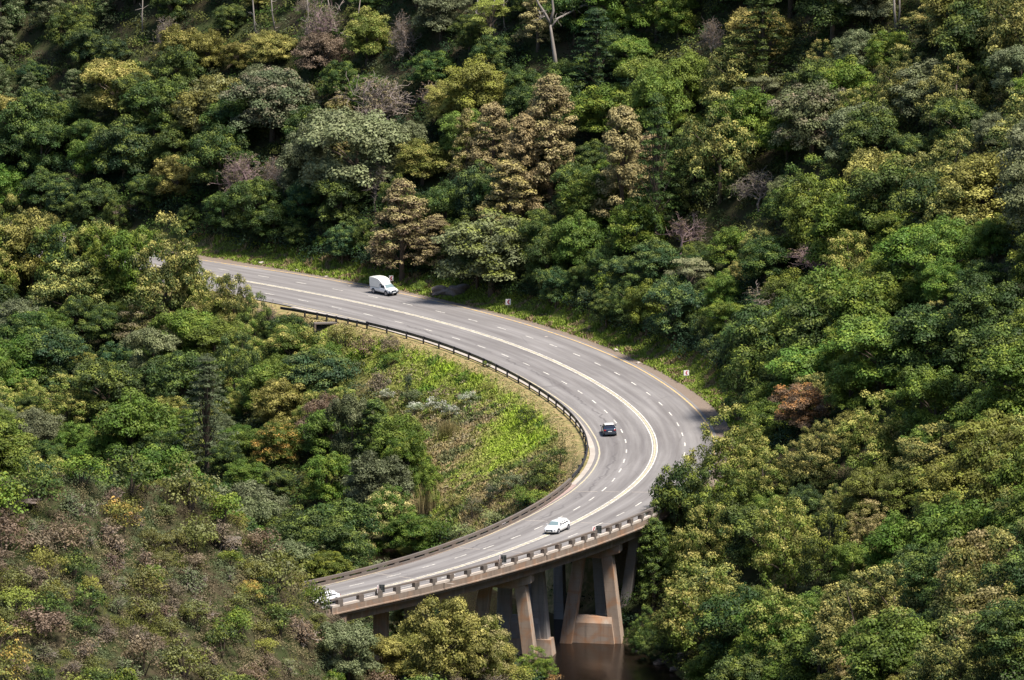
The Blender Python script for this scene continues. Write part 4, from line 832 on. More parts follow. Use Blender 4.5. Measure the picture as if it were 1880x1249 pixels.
NOT = [
# far slope, upper centre
('cone',1010,135,118,235,'br','tan','tallest tan cone-shaped tree in the middle of the far slope'),
('cone',962,205,100,215,'br','tan','tan upright tree just left of the tallest tan cone'),
('cone',905,190,86,160,'br','tan','narrow tan-tipped tree left of the group of tan cones'),
('cone',858,200,80,160,'ol','tan','olive and tan upright tree at the left end of the tan cones'),
('cone',1142,190,112,240,'br','tan','broad tan tree right of the tan cones with a pale top'),
('cone',938,290,112,160,'br','gold','round golden-brown tree above the light green spreading tree'),
('cone',738,328,128,190,'bt','tan','dark reddish-brown tree above the red arrow sign beside the pickup'),
('cone',800,395,90,110,'bt','tan','low brown tree right of the reddish-brown tree above the pickup'),
('broad',902,392,185,150,'gg2','lime','light grey-green broad tree right above the roadside boulders'),
('broad',878,108,120,120,'yg','lime','yellow-green tree between the pink bare crown and the tan cones'),
('broad',820,150,90,90,'yg','gold','small yellow-tipped tree left of the tan cones'),
('bare',695,100,215,170,'bt','pinkish','widest pinkish bare crown near the top of the far slope','grey'),
('bare',460,240,118,130,'bt','pinkish','rounded pinkish-grey bare tree in the left half of the far slope','mauve'),
('bare',690,280,120,110,'bt','grey','grey bare tree between two grey-green crowns above the pickup','grey'),
('bare',738,8,80,110,'bt','pinkish','small bare tree with a thin pale trunk at the top left of centre','grey'),
('bare',318,0,66,110,'bt','grey','pale bare tree at the top edge left of the thin straight trunk','grey'),
('bare',600,-20,110,120,'bt','grey','bent bare tree over dark red scrub at the top','mauve'),
('layer',900,5,100,90,'yg','lime','light green flat-topped tree hanging at the top left of the pale forked tree'),
('broad',655,200,210,170,'gg2','grey','wide grey-green tree below the widest pink bare crown'),
('broad',560,235,110,150,'gg','grey','grey-green tree right of the pinkish-grey rounded bare tree'),
('broad',400,140,150,125,'ol','grey','olive tree in the left part of the far slope with a yellow side'),
('broad',500,130,160,130,'gg','pinkish','grey-brown broad tree below the yellow tree at the upper left'),
('broad',497,58,92,70,'yg','gold','bright yellow-green tree at the upper left under the thin pale trunk'),
('broad',590,60,100,80,'bt','pinkish','dark red-brown scrubby tree at the top left of centre'),
('broad',215,110,130,110,'yg','gold','yellowish tree highest on the dark upper left slope'),
('broad',330,45,90,100,'ol','gold','olive tree with a light top beneath the pale bare tree at the top edge'),
('broad',175,250,90,90,'g','green','mid green tree on the dark left slope'),
('broad',1062,395,100,120,'bg','green','bright green tree right of the spreading tree at the forest edge'),
('broad',1085,320,120,110,'g','lime','fresh green tree below the broad tan tree'),
('broad',1170,360,110,120,'g','lime','fresh green tree between the forest edge and the pinkish scrub'),
('pine',1205,175,110,290,'dg','green','dark tall tree right of the broad tan tree'),
('pine',1095,15,130,180,'dg2','green','big dark green bushy pine right of the pale forked tree'),
('pine',1400,-30,150,200,'dg','green','very dark tall tree at the top right of centre'),
('vine',1355,78,140,150,'dg','gold','golden-topped dark dome at the upper right of centre'),
('layer',1400,145,100,62,'gg','grey','small grey umbrella-shaped tree right below the golden-topped dome'),
('vine',1655,100,120,130,'dg','gold','vine-covered dark tree at the upper right below the pale twin trunk'),
('vine',1755,105,130,130,'dg','gold','ring-shaped vine-covered tree at the upper right'),
('vine',1580,160,100,110,'dg','gold','yellow-rimmed low vine tree left of the ring-shaped one'),
('broad',1730,10,140,80,'dg','gold','dark tree with a tan rim at the top right'),
('broad',1490,150,150,150,'gg','pinkish','grey twiggy tree in the middle of the upper right slope'),
('bare',1395,290,120,100,'bt','grey','grey bare fallen-looking tree in the middle of the right slope','grey'),
('bare',1250,378,112,90,'bt','pinkish','pink bare bush-like tree above the dark bank right of centre','mauve'),
('bare',1305,10,70,110,'bt','pinkish','pinkish bare tree at the top left of the golden-topped dome','grey'),
('bare',1500,430,150,85,'bt','pinkish','long pinkish bare tree on the right slope, upper of two','mauve'),
('bare',1430,500,150,85,'bt','pinkish','long pinkish bare tree on the right slope, lower of two','grey'),
('layer',1265,480,100,90,'gg2','grey','pale green spreading tree at the forest edge right of centre'),
('vine',1485,300,130,120,'dg','lime','dark green clumped tree left of the bright leafy spot on the right slope'),
('broad',1620,320,60,45,'lg','lime','small bright green leafy tree on the right slope'),
('vine',1560,420,130,130,'g','gold','vine-covered green tree right of the pink bare trees'),
('vine',1425,565,195,200,'dg','lime','largest dark rounded tree at the outside of the bend'),
('broad',1620,580,190,150,'bg','lime','brightest green broad tree on the right slope'),
('broad',1560,655,100,120,'bg','lime','bright green tree below and left of the brightest green broad tree'),
('broad',1475,708,112,90,'bt','orange','orange-brown topped tree right of the bend'),
('vine',1600,735,150,150,'g','gold','golden-tipped vine tree right of the orange-brown tree'),
('vine',1725,770,170,110,'dg','gold','wide dark vine tree with a golden rim low on the right slope'),
('broad',1690,690,120,110,'g','lime','green tree above the wide golden-rimmed vine tree'),
('vine',1345,762,150,150,'g','gold','golden green tree hiding the road edge right of the bend'),
('broad',1243,850,110,190,'dg','lime','dark tree standing in front of the road just right of the bridge'),
('vine',1315,865,130,140,'dg','lime','bright-edged tree right of the dark tree at the bridge end'),
('vine',1400,820,110,110,'g','gold','light-topped tree behind the rounded vine mounds at the right'),
('vine',1440,905,140,190,'g','gold','tall rounded vine mound with a yellow rim, lower right of centre'),
('vine',1290,920,130,150,'g','gold','golden tree right below the end of the bridge parapet'),
('vine',1520,935,110,140,'dg','lime','dark hollow vine tree right of the tall rounded mound'),
('cone',1200,950,80,170,'dg','green','dark leaning tree hanging over the river right of the trestle'),
('vine',1290,1035,170,190,'g','gold','broad mottled vine tree on the river bank at the lower right'),
('broad',1425,1085,130,165,'g','gold','tree with a golden left edge low at the lower right'),
('broad',1605,1128,100,70,'bg','lime','bright green dome at the bottom right'),
('broad',1690,1000,120,120,'dg','ol' if False else 'green','dark green round tree in the lower right corner area'),
('broad',1620,1020,50,50,'lg','lime','small lime green tuft of a tree in the lower right'),
('broad',1800,980,170,170,'ol','tan','tan-tipped olive tree at the lower right edge'),
('broad',1760,830,170,150,'ol','green','broad olive tree at the right edge above the tan-tipped one'),
('vine',1185,1120,60,80,'dg','green','dark vine tree hanging at the river bank right of the trestle'),
('vine',1215,1160,80,60,'dg2','green','blackish bush at the water line right of the trestle'),
('vine',1165,1150,40,46,'dg','green','small dark bush touching the right leg of the trestle'),
('vine',1600,930,110,90,'ol','tan','tan flowering vine tree in the middle of the lower right'),
# left, inside the bend
('vine',305,413,150,190,'dg','gold','big vine-draped tree hiding the left end of the upper road'),
('vine',80,385,70,150,'dg','gold','narrow golden vine tree at the left edge'),
('vine',20,375,90,150,'dg','gold','golden vine tree cut by the left edge of the photo'),
('vine',205,418,120,150,'g','lime','green vine tree left of the big vine-draped one'),
('vine',340,440,70,120,'dg','gold','dark vine column on the right edge of the big vine-draped tree'),
('vine',150,432,100,140,'ol','gold','pale-topped vine tree between two dark ones at the upper left of the valley'),
('vine',-10,430,110,150,'g','gold','vine tree at the very left edge under the golden one'),
('vine',130,470,160,130,'dg','gold','dark vine tree with deep shadow at the upper left of the valley'),
('vine',430,497,90,135,'dg','gold','rounded vine tree touching the left end of the white centre line'),
('vine',385,512,110,130,'g','gold','golden vine lump below the one touching the centre line'),
('vine',445,590,80,100,'g','gold','golden round vine tree left of the culvert'),
('vine',350,565,110,90,'ol','tan','tan and olive vine tree under the big vine-draped tree'),
('bare',497,540,62,80,'bt','pinkish','small mauve bare tree in front of the upper road','mauve'),
('vine',468,548,70,100,'dg','green','small dark tree between the vine lumps and the mauve bare tree'),
('vine',270,560,150,80,'ol','pinkish','wide pinkish dry vine mat in the left valley'),
('pine',380,650,130,225,'drk','grey','dark pine with a visible pale trunk in the left valley'),
('vine',430,620,110,130,'dg2','green','dark blue-green tree behind the pine'),
('broad',585,640,140,120,'teal','green','dark blue-green broad tree left of the grassy bowl'),
('broad',540,600,110,90,'g','gold','green tree with yellow tips near the culvert'),
('broad',600,725,90,110,'bt','pinkish','brownish tree left of the grassy bowl'),
('broad',648,722,90,150,'drk','grey','tall dark olive tree at the left rim of the grassy bowl'),
('cone',690,730,70,140,'dg','green','dark slender tree beside the tall olive one at the rim of the bowl'),
('broad',750,790,80,110,'g','lime','lime-tipped tree at the rim of the dry grass'),
('broad',690,830,120,130,'drk','grey','dark grey-green tree above the cream flowering tree'),
('broad',785,850,50,90,'bg','lime','narrow bright green tree at the foot of the dry grass'),
('broad',718,893,92,110,'g','cream','tree covered with cream yellow flowers left of the bridge'),
('broad',672,950,90,80,'g','cream','cream flowering tree, lower of the pair above the bridge'),
('broad',620,985,80,70,'yg','gold','yellow-green tree above the left end of the bridge'),
('broad',600,830,90,110,'g','lime','mid green tree in the left valley right of the dry hill'),
('broad',510,775,90,90,'g','orange','green tree with orange-yellow flower heads in the left valley'),
('broad',760,945,90,80,'g','green','green tree just above the inner bridge parapet'),
('dry',690,1005,120,60,'gg','grey','grey twiggy shrub just behind the inner bridge parapet'),
('broad',600,1015,90,70,'g','lime','bright leafy tree at the left end of the inner bridge parapet'),
# foreground
('broad',815,1098,150,170,'ol','gold','large rounded golden-green tree in front of the bridge'),
('broad',880,1128,105,140,'ol','tan','tan-green rounded tree right of the large one in front of the bridge'),
('broad',760,1150,110,120,'ol','gold','lower golden-green tree left of the large one in front of the bridge'),
('cone',733,1090,52,140,'ol','gold','slender upright tree standing in front of the bridge deck'),
('broad',915,1175,70,80,'ol','gold','golden tree at the bottom below the slim orange-streaked leg'),
('vine',982,1192,84,62,'bg','lime','bright green round bush by the water in front of the trestle'),
('broad',640,1140,110,120,'gg','grey','grey-green tree under the left end of the bridge'),
('broad',700,1165,90,90,'ol','gold','olive tree at the foot of the brown column under the bridge'),
('dry',610,1150,80,80,'gg','grey','grey twiggy shrub below the left end of the parapet'),
('broad',780,1130,90,110,'ol','gold','golden tree at the left of the large one in front of the bridge'),
('broad',60,392,120,150,'ol','gold','light-topped tree at the left edge above the valley'),
('broad',245,418,110,150,'g','lime','green tree filling the gap beside the big vine-draped one'),
('broad',120,412,120,150,'dg','lime','dark green tree near the left edge hiding the upper road'),
('broad',175,405,100,150,'g','gold','green tree with yellow tips hiding the upper road at the left'),
('broad',15,402,100,150,'dg','lime','dark green tree at the left edge hiding the upper road'),
('vine',355,470,60,110,'dg','lime','small dark vine tree where the upper road comes into view'),

('shrub',1005,1228,70,40,'bt','orange','orange-tipped bush at the bottom edge below the trestle'),
]
for e in NOT: T(*e[:8], bark=(e[8] if len(e) > 8 else None))
# pale trunks of the top edge, each branch drawn where it grows
def trunk_tree(name, u, v, paths, bark, label, foliage=None):
    b = hit(u, v); y0 = b[1]; g = empty(name, tuple(b)); tag(g, label, 'bare tree')
    m = MB()
    for rad, pts_ in paths:
        Q = []
        for k, (pu, pv, dy) in enumerate(pts_):
            q = on_depth(pu, pv, y0+dy)-b; Q.append(q)
        n_ = len(Q); m.tube(Q, [rad*(1-.6*k/(n_-1)) for k in range(n_)], 7)
        for k in range(1, n_):       # fine side twigs
            if rad < .2:
                for _ in range(7):
                    f = r_.random(); p0 = Q[k-1]*(1-f)+Q[k]*f; e = p0+unit(r_.normal(size=3)+np.array([0, 0, .5]))*(.6+.9*r_.random()); m.tube([p0, (p0+e)/2+r_.normal(size=3)*.08, e], [.045, .035, .02], 4, False)
    m.build('trunk', BK[bark], g, smooth=True)
    TREES.append((b[0], b[1], 2.0)); return g
trunk_tree('pale_barked_tree', 1026, 150, [(.36, [(1024,150,0),(1018,100,0),(1012,60,.2),(1010,42,.3)]), (.26, [(1010,44,.3),(1000,24,.2),(988,6,0),(975,-30,-.5)]), (.24, [(1010,44,.3),(1016,20,.4),(1014,0,.4),(1020,-40,.4)]), (.17, [(1012,50,.3),(1024,34,.8),(1048,22,1.4),(1072,10,1.8),(1100,14,2.2),(1120,4,2.4)]), (.12, [(1072,10,1.8),(1084,2,1.6),(1096,-14,1.2)]), (.12, [(1002,28,.2),(994,34,0),(990,20,-.2)])], 'pale', 'tall pale forked tree leaving the top of the photo at centre')
trunk_tree('pale_barked_tree', 1646, 60, [(.24, [(1646,60,0),(1642,20,0),(1640,-60,0)]), (.20, [(1648,60,.5),(1652,20,.5),(1650,-60,.5)])], 'pale', 'pale twin trunk at the top edge on the right')
trunk_tree('pale_barked_tree', 470, 75, [(.17, [(470,75,0),(467,40,0),(461,-40,0)])], 'pale', 'thin straight pale trunk at the top left')
trunk_tree('bare_tree', 622, 75, [(.17, [(622,75,0),(614,45,0),(606,20,0),(598,-20,0)]), (.11, [(612,40,0),(622,15,.3),(640,-15,.5)])], 'grey', 'bent pale trunk over the dark red scrub at the top')
trunk_tree('bare_tree', 652, 90, [(.14, [(652,90,0),(640,70,0),(625,60,0)]), (.12, [(650,88,.3),(655,50,.3),(664,-20,.3)])], 'grey', 'crooked grey trunk right of the bent one at the top')
trunk_tree('pale_barked_tree', 262, 70, [(.14, [(262,70,0),(261,30,0),(263,-30,0)])], 'pale', 'thin pale stem at the top edge left of the pale bare tree')
trunk_tree('pale_barked_tree', 505, 60, [(.14, [(505,60,0),(500,25,0),(496,-30,0)])], 'pale', 'thin pale stem right of the thin straight trunk at the top left')
trunk_tree('pale_barked_tree', 878, 60, [(.15, [(878,60,0),(874,30,0),(880,-30,0)]), (.12, [(886,58,.3),(890,20,.3),(892,-30,.3)])], 'pale', 'two thin pale stems at the top edge left of the flat-topped tree')
trunk_tree('pale_barked_tree', 560, 70, [(.14, [(560,70,0),(566,30,0),(563,-30,0)])], 'pale', 'thin pale stem left of the bent pale trunk at the top')
trunk_tree('bare_tree', 912, 80, [(.15, [(912,80,0),(906,50,0),(904,20,0),(912,-20,0)]), (.12, [(928,64,0),(924,30,.2),(926,-20,.2)])], 'pale', 'pair of thin stems under the flat-topped tree left of the forked one')
# bushes in the grassy bowl
BUSH = [('shrub',630,590,70,50,'ol','tan','tan shrub above the culvert slope'),('shrub',668,612,60,44,'bt','tan','reddish brown shrub below the low guard rail'),('shrub',718,612,46,40,'bt','pinkish','dark reddish shrub below the guard rail'),
('shrub',722,645,50,26,'bg','lime','bright green low shrub at the top of the grassy bowl'),('shrub',965,740,48,40,'dg','lime','round dark green shrub in the lime grass'),('shrub',853,683,24,18,'bg','lime','tiny green bush near the dry verge'),
('shrub',800,725,50,36,'gg','white','white flowering bush in the grassy bowl, largest'),('shrub',760,735,44,30,'gg','white','white flowering bush left of the largest white one'),('shrub',830,740,40,28,'gg','white','white flowering bush right of the largest white one'),('shrub',712,712,36,24,'gg','white','small white flowering bush at the left of the bowl'),('shrub',860,715,44,28,'gg2','white','pale grey bush on the right above the white flowering bushes'),
('shrub',748,680,24,44,'dg2','grey','narrow dark bush in the upper part of the bowl'),('shrub',755,712,60,34,'dg','grey','dark green shrub above the white flowering bushes'),('shrub',1028,815,56,40,'dg','green','upper dark shrub beside the dry verge at the bend'),('shrub',1000,832,66,44,'dg','green','middle dark shrub beside the dry verge at the bend'),('shrub',1018,852,50,36,'g','gold','olive shrub under the dark shrubs at the bend'),
('shrub',1000,868,60,40,'dg','green','dark shrub just above the inner parapet'),('shrub',952,890,60,44,'bg','green','fresh green shrub above the inner parapet'),('shrub',985,895,70,40,'bg','lime','lime green shrub touching the inner parapet'),('shrub',905,885,44,36,'dg2','pinkish','dark brown-green shrub in the lower bowl'),('shrub',868,910,56,44,'drk','pinkish','darkest shrub in the lower bowl'),
('shrub',940,865,56,36,'gg','grey','grey-green shrub in the middle of the bowl'),('shrub',905,930,60,44,'gg2','green','pale bluish green shrub by the inner parapet'),('shrub',850,955,60,40,'gg2','green','pale green shrub near the inner parapet'),('shrub',810,950,60,50,'g','green','green shrub at the foot of the bowl'),('shrub',895,700,30,20,'yg','lime','yellow green low shrub near the dry verge'),
('reed',822,775,24,30,'yg','tan','tall pale reeds in the middle of the bowl'),('reed',783,895,26,50,'bt','cream','single pale plume of reed at the foot of the bowl'),
('dry',700,665,70,50,'bt','pinkish','dry twiggy shrub at the top left of the bowl'),('dry',735,760,70,60,'bt','grey','grey dry shrub on the left of the bowl'),('shrub',775,830,44,60,'dg','lime','dark bush with lime tips left of the reeds'),('shrub',832,905,60,30,'ol','tan','olive shrub in the lower left of the bowl'),('shrub',895,660,20,14,'bg','lime','small tuft of green at the verge'),('shrub',770,512,34,24,'bg','green','bright green bush by the roadside right of the pickup')]
zb_ = float(hz(-22.8, -111.0)); plant('shrub', (-22.8, -111.0, zb_-.3), 4.2, 8.2-zb_, K['dg'], 'green', 'dark green round bush hiding the front of the white car')
zb_ = float(hz(-25.4, -112.0)); plant('shrub', (-25.4, -112.0, zb_-.3), 4.4, 9.4-zb_, K['ol'], 'grey', 'olive bush left of the dark round bush at the bridge end')
for e in BUSH: T(*e, group='bushes in the grassy bowl' if e[1] > 600 and e[2] > 560 else None)
# ---- the rest of the wood: kinds and colours change from place to place
REG = [ # polygon in photo px, spacing m, size range m (w), h/w range, list of (weight, kind, colour, leaves, word)
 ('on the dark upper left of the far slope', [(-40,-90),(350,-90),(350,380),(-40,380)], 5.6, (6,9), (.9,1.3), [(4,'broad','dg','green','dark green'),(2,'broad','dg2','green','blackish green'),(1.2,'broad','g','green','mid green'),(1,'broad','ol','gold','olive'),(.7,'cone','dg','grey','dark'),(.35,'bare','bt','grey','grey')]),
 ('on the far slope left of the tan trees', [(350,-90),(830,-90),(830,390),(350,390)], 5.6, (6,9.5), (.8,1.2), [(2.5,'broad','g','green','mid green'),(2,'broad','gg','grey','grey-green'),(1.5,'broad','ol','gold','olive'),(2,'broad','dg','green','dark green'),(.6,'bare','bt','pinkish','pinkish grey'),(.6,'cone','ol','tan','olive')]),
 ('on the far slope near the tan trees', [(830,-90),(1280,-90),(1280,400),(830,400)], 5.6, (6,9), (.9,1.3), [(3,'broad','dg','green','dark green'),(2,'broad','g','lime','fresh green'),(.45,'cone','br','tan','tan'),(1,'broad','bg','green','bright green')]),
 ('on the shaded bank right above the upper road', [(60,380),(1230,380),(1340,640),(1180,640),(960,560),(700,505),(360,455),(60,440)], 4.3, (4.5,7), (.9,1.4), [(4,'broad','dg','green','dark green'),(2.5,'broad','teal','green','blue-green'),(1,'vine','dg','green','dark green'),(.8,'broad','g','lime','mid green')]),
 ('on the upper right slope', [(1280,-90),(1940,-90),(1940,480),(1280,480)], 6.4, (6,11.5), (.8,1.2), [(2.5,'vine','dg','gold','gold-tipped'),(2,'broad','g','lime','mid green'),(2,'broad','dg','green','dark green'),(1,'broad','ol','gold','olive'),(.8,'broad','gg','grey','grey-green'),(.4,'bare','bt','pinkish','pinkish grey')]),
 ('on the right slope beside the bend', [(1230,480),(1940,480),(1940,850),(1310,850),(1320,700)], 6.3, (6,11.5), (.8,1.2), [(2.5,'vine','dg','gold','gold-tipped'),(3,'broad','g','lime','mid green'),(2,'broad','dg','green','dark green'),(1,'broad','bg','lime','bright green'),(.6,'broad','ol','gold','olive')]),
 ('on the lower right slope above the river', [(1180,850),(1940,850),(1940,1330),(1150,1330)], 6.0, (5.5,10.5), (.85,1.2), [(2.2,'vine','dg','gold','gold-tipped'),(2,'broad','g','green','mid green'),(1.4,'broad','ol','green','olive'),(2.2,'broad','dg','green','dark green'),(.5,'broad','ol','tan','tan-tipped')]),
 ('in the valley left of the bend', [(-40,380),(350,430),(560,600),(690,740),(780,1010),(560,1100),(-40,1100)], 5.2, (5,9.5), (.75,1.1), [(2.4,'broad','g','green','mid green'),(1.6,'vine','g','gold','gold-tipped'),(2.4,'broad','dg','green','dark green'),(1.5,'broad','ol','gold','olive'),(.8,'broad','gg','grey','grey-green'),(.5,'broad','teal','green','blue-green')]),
]
def region_of(u, v):
    for R_ in REG:
        if bool(inpoly(np.array(u), np.array(v), R_[1])): return R_
    return None
rows, cols = np.meshgrid(np.arange(-110, 118, .1), [0])
def is_spur(x, y): return (x < 12) & (y < -103+.10*(x+40))
def clear_of_road(x, y, w):
    s, o = so((x, y))
    if s > SE_-4: return abs(o) > 8
    if s > SB+2: return o > 9.5+w*.35 or o < -12-w*.2
    return (o > (13.0 if s > -50 else 10.0)+w*.27) or (o < (-12.2-w*.45))
CAND = np.random.default_rng(21)
n_ind = 0; FILL = []
pts = np.c_[CAND.uniform(-105, 105, 32000), CAND.uniform(-235, 290, 32000)]
zz = hz(pts[:, 0], pts[:, 1]); P3 = np.c_[pts, zz]; PX = pix(P3)
# what the ridge in front hides is not planted
def hidden(p, up):
    q = p+np.array([0, 0, up]); d = q-CAM; t_ = np.linspace(.80, .985, 120); X = CAM[0]+d[0]*t_; Y = CAM[1]+d[1]*t_; Z = CAM[2]+d[2]*t_
    return bool(np.any(hz(X, Y) > Z+.3))
TA = [list(t_) for t_ in TREES]
for i in range(len(pts)):
    x, y, z = P3[i]; u, v = PX[i]
    if not (-40 < u < 1920 and -60 < v < 1370): continue
    if is_spur(x, y): continue
    R_ = region_of(u, v)
    if R_ is None: continue
    k = CAND.choice(len(R_[5]), p=np.array([a[0] for a in R_[5]])/sum(a[0] for a in R_[5])); wt, kind, col, lm, word = R_[5][k]
    w = R_[3][0]*.75+(R_[3][1]*1.15-R_[3][0]*.75)*CAND.random()**1.2; 
    if kind == 'cone': w *= .72
    A_ = np.array(TA); dd = np.hypot(A_[:, 0]-x, A_[:, 1]-y)
    if np.any(dd < np.minimum(R_[2],   .68*(A_[:, 2]+w/2)+1.2)): continue
    if ingr_at(x, y) if 'ingr_at' in globals() else bool(inpoly(np.array(x), np.array(y), GRASSW)): continue
    if not clear_of_road(x, y, w): continue
    ds_, _ = segdist(np.array([x]), np.array([y]), RIV)
    if ds_[0] < 8: continue
    h = w*CAND.uniform(*R_[4])*(1.5 if kind == 'cone' else 1)
    s_h, o_h = so((x, y))
    if -14-w < o_h < 0 and u > 370 and s_h < SE_: h = min(h, 5.5); w = min(w, 6)
    if hidden(np.array([x, y, z]), h): continue
    TA.append([x, y, w/2]); FILL.append((x, y, z, w, h, kind, col, lm, word, R_[0]))
print('fill trees', len(FILL))
GRP_ = {}
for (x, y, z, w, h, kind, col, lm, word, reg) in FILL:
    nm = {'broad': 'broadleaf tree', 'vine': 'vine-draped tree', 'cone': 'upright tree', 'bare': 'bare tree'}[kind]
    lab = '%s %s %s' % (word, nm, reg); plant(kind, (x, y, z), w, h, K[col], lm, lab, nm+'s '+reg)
nb = 0; BA = []
for s0 in np.arange(-30, 172, 2.1):
    o0 = CAND.uniform(15.0, 18.0); p_ = P(s0+CAND.uniform(-1, 1), o0); x, y = float(p_[0]), float(p_[1]); z = float(hz(x, y)); w = CAND.uniform(2.6, 4.6)
    kind, col, lm, word = [('shrub','dg','green','dark green'), ('shrub','dg2','green','deep green'), ('shrub','g','lime','mid green'), ('shrub','teal','green','blackish green')][CAND.integers(4)]
    plant(kind, (x, y, z), w, w*CAND.uniform(.75, 1.15), K[col], lm, word+' bush at the foot of the forest along the outer verge', 'bushes along the outer verge'); nb += 1
# ---- dry shrubs on the near hillside
SH = [(2.8,'dry','bt','pinkish','grey twiggy'),(3.0,'shrub','ol','grey','olive'),(1.4,'shrub','dg','green','dark green'),(1.6,'shrub','bt','pinkish','brown'),(.8,'shrub','yg','lime','yellow-green'),(.35,'shrub','yg','orange','yellow flowering'),(1.8,'dry','gg','grey','pale grey'),(.8,'shrub','g','lime','mid green')]
pw_ = np.array([a[0] for a in SH]); pw_ /= pw_.sum(); SA = [[t_[0], t_[1], t_[2]] for t_ in TREES if is_spur(t_[0], t_[1])]+[[0, -500, 1]]
nsh = 0
sp = np.c_[CAND.uniform(-75, 12, 9000), CAND.uniform(-185, -98, 9000)]
for x, y in sp:
    if not is_spur(x, y): continue
    z = float(hz(x, y)); u, v = pix(np.array([x, y, z]))
    if not (-30 < u < 1060 and v < 1320): continue
    if so((x, y))[0] > SE_-2 and abs(so((x, y))[1]) < 9.5: continue
    k = CAND.choice(len(SH), p=pw_); wt, kind, col, lm, word = SH[k]; w = 3.4+5.6*CAND.random()**1.3
    if u > 560: w *= .8
    A_ = np.array(SA)
    if np.any(np.hypot(A_[:, 0]-x, A_[:, 1]-y) < .50*(A_[:, 2]+w/2)+.5): continue
    SA.append([x, y, w/2]); nsh += 1
    nm = 'shrub'; side = 'on the near dry hillside at the lower left' if u < 560 else 'at the foot of the hillside in front of the bridge'
    pass
    plant(kind, (x, y, z), w, w*CAND.uniform(.6, .9), K[col], lm, '%s %s %s' % (word, nm, side), 'shrubs '+side)
print('hill shrubs', nsh)
# ------------------------------------------------------------------ undergrowth and grass that nobody could count
def vleaf(name, seed_kind):
    m = bpy.data.materials.new(name); m.use_nodes = True; t = m.node_tree; b = t.nodes['Principled BSDF']; a = t.nodes.new('ShaderNodeAttribute'); a.attribute_name = 'tint'
    g = t.nodes.new('ShaderNodeNewGeometry'); rr = t.nodes.new('ShaderNodeMapRange'); rr.inputs['To Min'].default_value = .65; rr.inputs['To Max'].default_value = 1.4; t.links.new(g.outputs['Random Per Island'], rr.inputs[0])
    hs = t.nodes.new('ShaderNodeHueSaturation'); t.links.new(a.outputs['Color'], hs.inputs['Color']); t.links.new(rr.outputs[0], hs.inputs['Value']); t.links.new(hs.outputs[0], b.inputs['Base Color']); b.inputs['Roughness'].default_value = .7; b.inputs['Specular IOR Level'].default_value = .2
    return m
UG = np.random.default_rng(77)
def samp1(F, x, y): return F[min(max(np.searchsorted(AX, x)-1, 0), nx_-2), min(max(np.searchsorted(AY, y)-1, 0), ny_-2)]
bw = np.c_[UG.uniform(-50, 30, 9000), UG.uniform(-40, 190, 9000)]; bw = bw[inpoly(bw[:, 0], bw[:, 1], GRASSW)]; Cs = []; Rs = []; Ts = []
pal = {'dark': [K['dg'], K['dg2'], K['g'], K['teal']], 'mix': [K['g'], K['ol'], K['dg'], K['yg'], K['gg']], 'dry': [K['bt'], K['ol'], K['gg'], K['dg'], K['br'], K['yg'], K['ol']]}
up_ = np.r_[np.c_[UG.uniform(-105, 105, 32000), UG.uniform(-240, 320, 32000)], np.c_[UG.uniform(-75, 14, 7500), UG.uniform(-170, -95, 7500)], np.c_[UG.uniform(-105, 105, 14000), UG.uniform(40, 340, 14000)], bw]; uz = hz(up_[:, 0], up_[:, 1]); upx = pix(np.c_[up_, uz])
for (x, y), z, (u, v) in zip(up_, uz, upx):
    if not (-30 < u < 1910 and -20 < v < 1300) or z < WATER+.4: continue
    spur = bool(is_spur(x, y)); s_, o_ = so((x, y))
    if s_ > SE_ - 3 and abs(o_) < 9.5: continue
    if SB-6 < s_ < SE_ and -10 < o_ < 11: 
        if z > TILT*x-6: continue
        pass
    if s_ <= SB+4 and -13.2 < o_ < (13.9 if s_ > -50 else 9.8)+UG.random()*1.5: continue
    bowl = bool(inpoly(np.array(x), np.array(y), GRASSW)) and not spur
    if bowl and (o_ > -12.6 or UG.random() < .25 + .65*float(samp1(lime, x, y))): continue
    if bowl:
        li = float(samp1(lime, x, y)); c = [(.17,.23,.025),(.12,.19,.025),(.19,.22,.05)][UG.integers(3)] if UG.random() < li*1.1 else [K['g'], (.22,.18,.09), K['ol'], (.20,.17,.10), K['bt'], K['yg']][int(vnoise(x, y, 3.0, 57)*5.99)]; rc = UG.uniform(.25, .62)
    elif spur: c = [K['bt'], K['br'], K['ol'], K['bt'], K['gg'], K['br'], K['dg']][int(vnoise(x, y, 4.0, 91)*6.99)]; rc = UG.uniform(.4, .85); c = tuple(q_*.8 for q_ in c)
    elif s_ < SB and 14 < o_ < 25: c = pal['dark'][UG.integers(4)]; rc = UG.uniform(1.0, 2.3)
    elif u > 1180 or u < 700: c = pal['mix'][UG.integers(5)]; rc = UG.uniform(.7, 1.6)
    else: c = pal['dark'][UG.integers(4)]; rc = UG.uniform(.7, 1.6)
    if not spur and not bowl: c = tuple(q_*.55 for q_ in c)  # forest undergrowth darkened: shade between the crowns put into its colour
    Cs.append((x, y, z+rc*.25)); Rs.append(rc); Ts.append(c)
Cs = np.array(Cs); Rs = np.array(Rs); Ts = np.array(Ts); print('undergrowth clumps', len(Cs))
